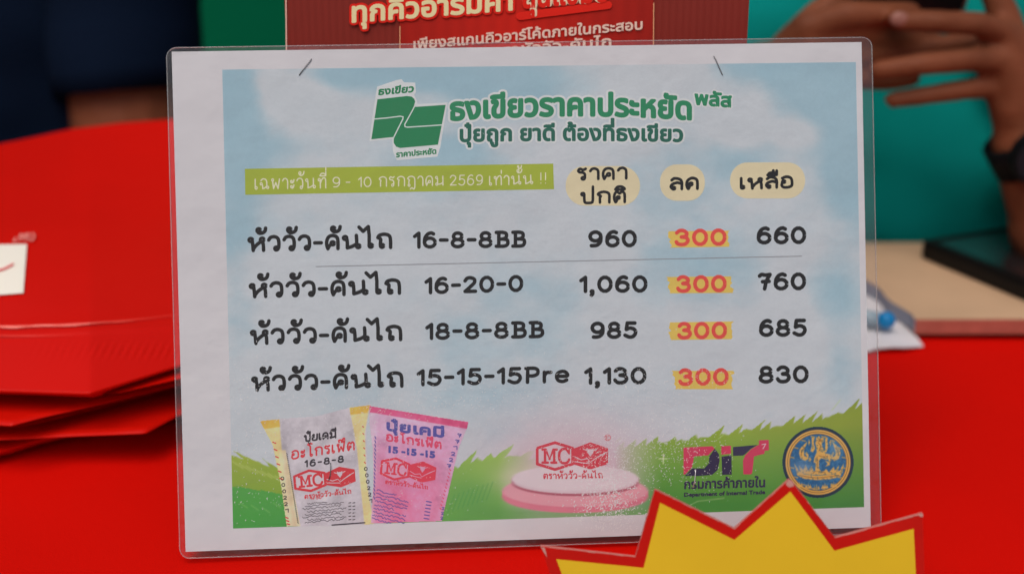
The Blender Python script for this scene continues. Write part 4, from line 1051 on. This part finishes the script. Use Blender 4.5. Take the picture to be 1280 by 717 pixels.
# ============================================================ PEOPLE
def capsule(bm, a, b, ra, rb, n=14, flat=1.0, fx=None):
    a = Vector(a); b = Vector(b); d = b - a; L_ = d.length
    d = d.normalized() if L_ > 1e-7 else Vector((0, 0, 1))
    u = (fx - d * fx.dot(d)).normalized() if fx is not None else d.orthogonal().normalized(); v = d.cross(u)
    rings = []
    for k in range(1, 5): t = math.pi / 2 * k / 4; rings.append((a - d * ra * math.cos(t), ra * math.sin(t)))
    for k in range(4): t = math.pi / 2 * k / 4; rings.append((b + d * rb * math.sin(t), rb * math.cos(t)))
    R = []
    for c, r in rings: R.append([bm.verts.new(c + (u * math.cos(2 * math.pi * i / n) + v * math.sin(2 * math.pi * i / n) * flat) * r) for i in range(n)])
    s0 = bm.verts.new(a - d * ra); s1 = bm.verts.new(b + d * rb)
    for i in range(n):
        j = (i + 1) % n; bm.faces.new((s0, R[0][j], R[0][i])); bm.faces.new((s1, R[-1][i], R[-1][j]))
        for k in range(len(R) - 1): bm.faces.new((R[k][i], R[k][j], R[k + 1][j], R[k + 1][i]))
def ball(bm, c, rx, ry, rz, R=None):
    r = bmesh.ops.create_icosphere(bm, subdivisions=3, radius=1)
    for v in r['verts']:
        p = Vector((v.co.x * rx, v.co.y * ry, v.co.z * rz)); v.co = (R @ p if R else p) + Vector(c)
def chain(bm, pts, rad, **k):
    for i in range(len(pts) - 1): capsule(bm, pts[i], pts[i + 1], rad[i], rad[i + 1], **k)
def fuse(name, bm, voxel, smooth=4, disp=None):
    bmesh.ops.recalc_face_normals(bm, faces=bm.faces[:])
    me = bm_mesh(name, bm); o = bpy.data.objects.new('tmp', me); COL.objects.link(o)
    r = o.modifiers.new('r', 'REMESH'); r.mode = 'VOXEL'; r.voxel_size = voxel
    s = o.modifiers.new('s', 'SMOOTH'); s.factor = .5; s.iterations = smooth
    dg = bpy.context.evaluated_depsgraph_get(); ev = o.evaluated_get(dg); out = bpy.data.meshes.new_from_object(ev)
    bpy.data.objects.remove(o); out.name = name
    if disp:
        n = len(out.vertices); co = np.empty(n * 3); out.vertices.foreach_get('co', co); co = co.reshape(-1, 3)
        no = np.empty(n * 3); out.vertices.foreach_get('normal', no); no = no.reshape(-1, 3)
        d = np.array([disp(Vector(c)) for c in co]); out.vertices.foreach_set('co', (co + no * d[:, None]).ravel()); out.update()
    return out
def rebase(me, M):
    me.transform(M.inverted()); return me
def head(bm, c, fwd):
    c = Vector(c); ball(bm, c, .076, .095, .115); ball(bm, c + Vector((0, fwd * .03, -.07)), .052, .06, .05)
    capsule(bm, c + Vector((0, fwd * .088, .02)), c + Vector((0, fwd * .108, -.028)), .009, .015)
    for s in (-1, 1):
        ball(bm, c + Vector((s * .078, fwd * -.005, -.005)), .012, .02, .032)
        ball(bm, c + Vector((s * .03, fwd * .082, .022)), .02, .014, .009)
    ball(bm, c + Vector((0, fwd * .092, -.058)), .024, .01, .008)
def facial(root, M, c, fwd):
    c = Vector(c); Mi = M.inverted()
    for s in (-1, 1):
        bm = bmesh.new(); ball(bm, Mi @ (c + Vector((s * .03, fwd * .088, .008))), .013, .010, .008); link('eye', bm_mesh('eye', bm), mat('eye_white', (.6, .58, .55), .3), root, M, smooth=True)
    bm = bmesh.new(); ball(bm, Mi @ (c + Vector((0, -fwd * .016, .03))), .086, .098, .100)
    for v in list(bm.verts):
        if (v.co - (Mi @ c)).y * fwd > .05 and (v.co - (Mi @ c)).z < .07: v.co.y -= fwd * .03
    link('hair', bm_mesh('hair', bm), mat('black_hair', (.01, .009, .008), .6, bump=.8, bscale=400), root, M, smooth=True)
SKIN = mat('brown_skin', (.175, .054, .024), .6, .16, var=.22, vscale=30, bump=.35, bscale=160)

def person_right():
    base = Matrix.Translation(Vector((V(1180, 200, 1.2).x, 1.2, 0)))
    root = empty('person', base, 'person in a teal shirt holding a phone in both hands behind the table', 'person')
    Y = .885; bm = bmesh.new()
    sh = [V(940, -250, 1.19), V(1390, -250, 1.19)]; cx = base.translation.x
    # near-camera right: the person's left hand, palm to the right, four fingers pointing left
    wr = V(1283, 178, .885); pk = [V(1254, 40, Y - .005), V(1257, 60, Y + .004), V(1258, 76, Y - .008), V(1247, 108, Y - .004)]
    for k, r in zip(pk, (.0085, .009, .0095, .0085)): capsule(bm, wr + (k - wr) * .25, k, .016, r)
    capsule(bm, V(1266, 60, Y), V(1272, 130, Y), .015, .020, flat=.8); capsule(bm, V(1262, 95, Y), V(1282, 165, .888), .016, .019)
    chain(bm, [pk[0], V(1222, 30, Y - .016), V(1172, 27, Y - .020), V(1124, 25.5, Y - .016)], [0.0082, 0.0077, 0.0071, 0.0066])
    chain(bm, [pk[1], V(1210, 55, Y + .008), V(1160, 58, Y + .012), V(1112, 62, Y + .012)], [0.0077, 0.0075, 0.0067, 0.0060])
    chain(bm, [pk[2], V(1214, 74, Y - .014), V(1154, 80, Y - .018), V(1098, 88, Y - .012)], [0.0084, 0.0078, 0.0073, 0.0064])
    chain(bm, [pk[3], V(1205, 112, Y - .010), V(1158, 119, Y - .012), V(1116, 125, Y - .008)], [0.0077, 0.0067, 0.0062, 0.0055])
    chain(bm, [V(1268, 70, Y + .006), V(1256, 25, Y + .01), V(1243, -10, Y + .012), V(1226, -36, Y + .020)], [0.0127, 0.0105, 0.0089, 0.0078])
    # the person's right hand, mostly behind the sign, fingers wrapping the phone from the left
    wl = V(962, 96, .915)
    kk = [V(1010, 34, Y + .004), V(1014, 52, Y + .004), V(1018, 70, Y + .005), V(1016, 88, Y + .008)]
    for k in kk: capsule(bm, wl + (k - wl) * .25, k, .015, .0105)
    chain(bm, [kk[0], V(1060, 18, Y - .004), V(1104, 17, Y - .002), V(1138, 12, Y + .002)], [0.0096, 0.0089, 0.0078, 0.0067])
    chain(bm, [kk[1], V(1070, 38, Y + .004), V(1120, 46, Y + .010), V(1162, 48, Y + .018)], [0.0096, 0.0091, 0.0080, 0.0067])
    chain(bm, [kk[2], V(1076, 66, Y + .008), V(1130, 68, Y + .012), V(1176, 66, Y + .012)], [0.0091, 0.0086, 0.0078, 0.0067])
    chain(bm, [kk[3], V(1066, 96, Y + .010), V(1108, 100, Y + .012), V(1140, 98, Y + .014)], [0.0086, 0.0080, 0.0071, 0.0058])
    chain(bm, [V(985, 60, .905), V(1022, 20, .92), V(1060, -10, .925)], [0.0118, 0.0100, 0.0082])
    el_r = Vector((V(1330, 340, .88).x, .885, TZ + .045)); el_l = Vector((V(905, 250, .95).x, .93, TZ + .05))
    chain(bm, [wr, wr.lerp(el_r, .5), el_r], [.0222, .029, .035]); chain(bm, [wl, wl.lerp(el_l, .5), el_l], [.023, .031, .036])
    chain(bm, [el_r, sh[1]], [.038, .046]); chain(bm, [el_l, sh[0]], [.038, .046])
    ty = 1.20
    chain(bm, [Vector((cx, ty - .10, TZ - .25)), Vector((cx, ty - .105, TZ + .0)), Vector((cx, ty - .005, TZ + .24))], [.13, .125, .13], flat=.75, fx=Vector((1, 0, 0)))
    chain(bm, [sh[0], Vector((cx, ty - .01, TZ + .30)), sh[1]], [.055, .08, .055]); chain(bm, [Vector((cx, ty, TZ + .33)), Vector((cx, ty - .01, TZ + .44))], [.058, .055])
    hc = Vector((cx, ty - .035, TZ + .53)); head(bm, hc, -1)
    for s in (-1, 1): chain(bm, [Vector((cx + s * .09, ty, TZ - .27)), Vector((cx + s * .12, ty - .22, TZ - .26)), Vector((cx + s * .12, ty - .16, .09)), Vector((cx + s * .12, ty - .27, .045))], [.085, .062, .042, .035])
    link('body', rebase(fuse('body', bm, .0027, 3), base), SKIN, root, base, smooth=True)
    facial(root, base, hc, -1)
    # shirt
    bm = bmesh.new()
    chain(bm, [Vector((cx, ty - .10, TZ - .25)), Vector((cx, ty - .105, TZ + .0)), Vector((cx, ty - .005, TZ + .25))], [.155, .152, .155], flat=.82, fx=Vector((1, 0, 0)))
    for s in (-1, 1): chain(bm, [Vector((cx + s * .07, ty - .105, TZ - .1)), Vector((cx + s * .085, ty, TZ + .22))], [.125, .125], flat=.9, fx=Vector((1, 0, 0)))
    chain(bm, [sh[0], Vector((cx, ty - .005, TZ + .31)), sh[1]], [.068, .088, .068])
    for s, e in ((sh[0], el_l), (sh[1], el_r)): chain(bm, [s, s.lerp(e, .62)], [.066, .062])
    def wr_(p): 
        return .017 * mnoise.noise(Vector((p.x * 7 + p.z * 8, p.y * 5, p.z * 12 - p.x * 6))) + .016 * max(0, 1 - 5 * abs(mnoise.noise(Vector((p.x * 5 - p.z * 4, p.y * 3, p.z * 6 + p.x * 5 + 3))))) + .005 * mnoise.noise(Vector((p.x * 26, p.y * 9, p.z * 22 + p.x * 12)))
    link('shirt', rebase(fuse('shirt', bm, .007, 5, wr_), base), mat('teal_fabric', (.0008, .205, .18), .85, .05, bump=.2, bscale=900), root, base, smooth=True)
    # trousers
    bm = bmesh.new()
    for s in (-1, 1): chain(bm, [Vector((cx + s * .09, ty, TZ - .27)), Vector((cx + s * .12, ty - .22, TZ - .26)), Vector((cx + s * .12, ty - .16, .12))], [.10, .078, .058])
    link('trousers', rebase(fuse('trousers', bm, .01, 5), base), mat('dark_trousers', (.02, .02, .025), .8), root, base, smooth=True)
    # fingernail
    bm = bmesh.new(); ball(bm, base.inverted() @ (V(1124, 24, Y - .0215)), .0056, .002, .0045); link('fingernail', bm_mesh('fingernail', bm), mat('nail', (.30, .13, .10), .4, .3), root, base, smooth=True)
    # watch: a band round the wrist, a thing of its own
    ax = (el_r - wr).normalized(); c = wr + ax * .003; M = Matrix.Translation(c) @ ax.to_track_quat('Z', 'Y').to_matrix().to_4x4()
    wt = empty('wristwatch', M, 'black wristwatch on the wrist of the person holding the phone', 'watch')
    vs = []; fs = []; n = 40
    for i in range(n):
        t = 2 * math.pi * i / n
        for r, z in ((.0238, -.011), (.0262, -.010), (.0262, .010), (.0238, .011)): vs.append((r * math.cos(t), r * math.sin(t), z))
    for i in range(n):
        for k in range(4): fs.append((i * 4 + k, ((i + 1) % n) * 4 + k, ((i + 1) % n) * 4 + (k + 1) % 4, i * 4 + (k + 1) % 4))
    wk = mat('watch_black', (.002, .003, .004), .6, .15)
    link('strap', pydata('strap', vs, fs), wk, wt, M, smooth=True)
    dloc = (M.inverted().to_3x3() @ Vector((-.3, -1, .3))).normalized(); dloc.z = 0; dloc.normalize()
    MM = M @ Matrix.Translation(dloc * .028) @ dloc.to_track_quat('Z', 'Y').to_matrix().to_4x4()
    bm = bmesh.new(); bmesh.ops.create_cone(bm, cap_ends=True, segments=32, radius1=.018, radius2=.0165, depth=.008); link('watch_case', bm_mesh('watch_case', bm), wk, wt, MM)
    bm = bmesh.new(); bmesh.ops.create_cone(bm, cap_ends=True, segments=32, radius1=.0145, radius2=.0145, depth=.0006)
    for v in bm.verts: v.co.z += .0045
    link('dial', bm_mesh('dial', bm), mat('dial_glass', (.004, .01, .014), .35, .3), wt, MM)
    # phone
    pc = V(1131, 18, Y + .006); W_, H_ = .068, .145; tilt = Matrix.Rotation(math.radians(24), 4, 'X') @ Matrix.Rotation(math.radians(2.0), 4, 'Y')
    PM = Matrix.Translation(pc) @ tilt
    ph = empty('phone', PM, 'dark smartphone held upright in both hands of the person in teal', 'phone')
    link('phone_body', bevel_box('phone_body', W_, .0085, H_, .003, 3, (0, .0, H_ / 2)), mat('phone_dark', (.006, .005, .006), .4, .3), ph, PM)
    link('screen', bevel_box('screen', W_ - .006, .0006, H_ - .008, .0002, 1, (0, .0047, H_ / 2)), mat('phone_glass', (.01, .01, .012), .05, .8), ph, PM)
    link('rim', bevel_box('rim', .0016, .0088, H_ - .012, .0006, 1, (W_ / 2 + .0004, 0, H_ / 2)), mat('phone_metal', (.35, .27, .24), .3, metal=.8), ph, PM)
    link('camera_bump', bevel_box('camera_bump', .024, .002, .03, .0008, 2, (-.019, -.0053, H_ - .024)), mat('phone_bump', (.02, .02, .02), .3), ph, PM)
    for q in (-.007, .007):
        bm = bmesh.new(); bmesh.ops.create_cone(bm, cap_ends=True, segments=20, radius1=.005, radius2=.005, depth=.001, matrix=Matrix.Translation((-.019, -.0069, H_ - .024 + q)) @ Matrix.Rotation(math.pi / 2, 4, 'X')); link('lens', bm_mesh('lens', bm), mat('lens_glass', (.005, .005, .01), .05, .9), ph, PM)
person_right()

def person_left():
    cx = V(-40, 100, 1.18).x; base = T(cx, 1.18, 0)
    root = empty('person', base, 'person in a dark navy shirt behind the pile of red bags', 'person')
    ty = 1.19; bm = bmesh.new()
    s1 = V(135, -260, 1.15); s0 = Vector((2 * cx - s1.x - .02, 1.18, s1.z))
    e1 = V(166, 205, 1.09); e0 = Vector((s0.x - .04, 1.12, TZ + .04)); w1 = Vector((e1.x + .055, e1.y - .09, e1.z - .02)); w0 = Vector((e0.x + .1, 1.0, TZ + .03))
    chain(bm, [s1, e1], [.048, .045]); chain(bm, [e1, w1], [.041, .025]); chain(bm, [s0, e0], [.046, .040]); chain(bm, [e0, w0], [.038, .025])
    for w_, sg in ((w1, 1), (w0, 1)):
        h = w_ + Vector((sg * .05, -.02, -.004)); capsule(bm, w_, h, .023, .026, flat=.6)
        for k in range(4):
            a = h + Vector((sg * .012, (k - 1.5) * .017, 0)); L_ = (.06, .07, .066, .052)[k]
            chain(bm, [a, a + Vector((sg * L_ * .5, 0, .006)), a + Vector((sg * L_, 0, -.006))], [.0095, .0088, .0075])
        chain(bm, [w_ + Vector((sg * .02, -.02, 0)), w_ + Vector((sg * .05, -.055, 0)), w_ + Vector((sg * .078, -.062, -.004))], [.013, .0105, .009])
    chain(bm, [Vector((cx, ty, TZ - .25)), Vector((cx, ty, TZ + .24))], [.13, .13], flat=.75, fx=Vector((1, 0, 0)))
    chain(bm, [s0, Vector((cx, ty, TZ + .32)), s1], [.055, .08, .055]); chain(bm, [Vector((cx, ty, TZ + .34)), Vector((cx, ty - .01, TZ + .45))], [.058, .055])
    hc = Vector((cx, ty - .03, TZ + .54)); head(bm, hc, -1)
    for s in (-1, 1): chain(bm, [Vector((cx + s * .09, ty, TZ - .27)), Vector((cx + s * .12, ty - .22, TZ - .26)), Vector((cx + s * .12, ty - .16, .09)), Vector((cx + s * .12, ty - .27, .045))], [.085, .062, .042, .035])
    link('body', rebase(fuse('body', bm, .0035, 3), base), SKIN, root, base, smooth=True)
    facial(root, base, hc, -1)
    bm = bmesh.new()
    chain(bm, [Vector((cx, ty, TZ - .25)), Vector((cx, ty, TZ + .26))], [.165, .165], flat=.78, fx=Vector((1, 0, 0)))
    chain(bm, [s0, Vector((cx, ty, TZ + .33)), s1], [.070, .092, .070])
    hem = V(160, 116, 1.10); chain(bm, [s1, s1.lerp(hem, .4)], [.064, .054])
    chain(bm, [s0, s0.lerp(e0, .6)], [.066, .056])
    def wr_(p): return .008 * mnoise.noise(Vector((p.x * 9 + p.z * 7, p.y * 5, p.z * 11))) + .004 * mnoise.noise(Vector((p.x * 28, p.y * 9, p.z * 25 + p.x * 14)))
    me = fuse('shirt', bm, .007, 5, wr_)
    link('shirt', rebase(me, base), mat('navy_fabric', (.0028, .0078, .021), .9, .05, bump=.2, bscale=900), root, base, smooth=True)
    k = 14; P = [s1.lerp(hem, i / k) for i in range(k + 1)]
    me = tube_mesh('sleeve', P, [.064 - .006 * i / k + .0012 * math.sin(i * 1.7) for i in range(k + 1)], 36)
    for v in me.vertices: v.co += (v.co - s1.lerp(hem, .5)).normalized() * wr_(v.co) * .6
    link('sleeve', rebase(me, base), MATS['navy_fabric'], root, base, smooth=True)
    bm = bmesh.new()
    for s in (-1, 1): chain(bm, [Vector((cx + s * .09, ty, TZ - .27)), Vector((cx + s * .12, ty - .22, TZ - .26)), Vector((cx + s * .12, ty - .16, .12))], [.10, .078, .058])
    link('trousers', rebase(fuse('trousers', bm, .01, 5), base), mat('dark_trousers', (.02, .02, .025), .8), root, base, smooth=True)
person_left()
for o in list(bpy.data.objects):
    if '_n' in o: del o['_n']
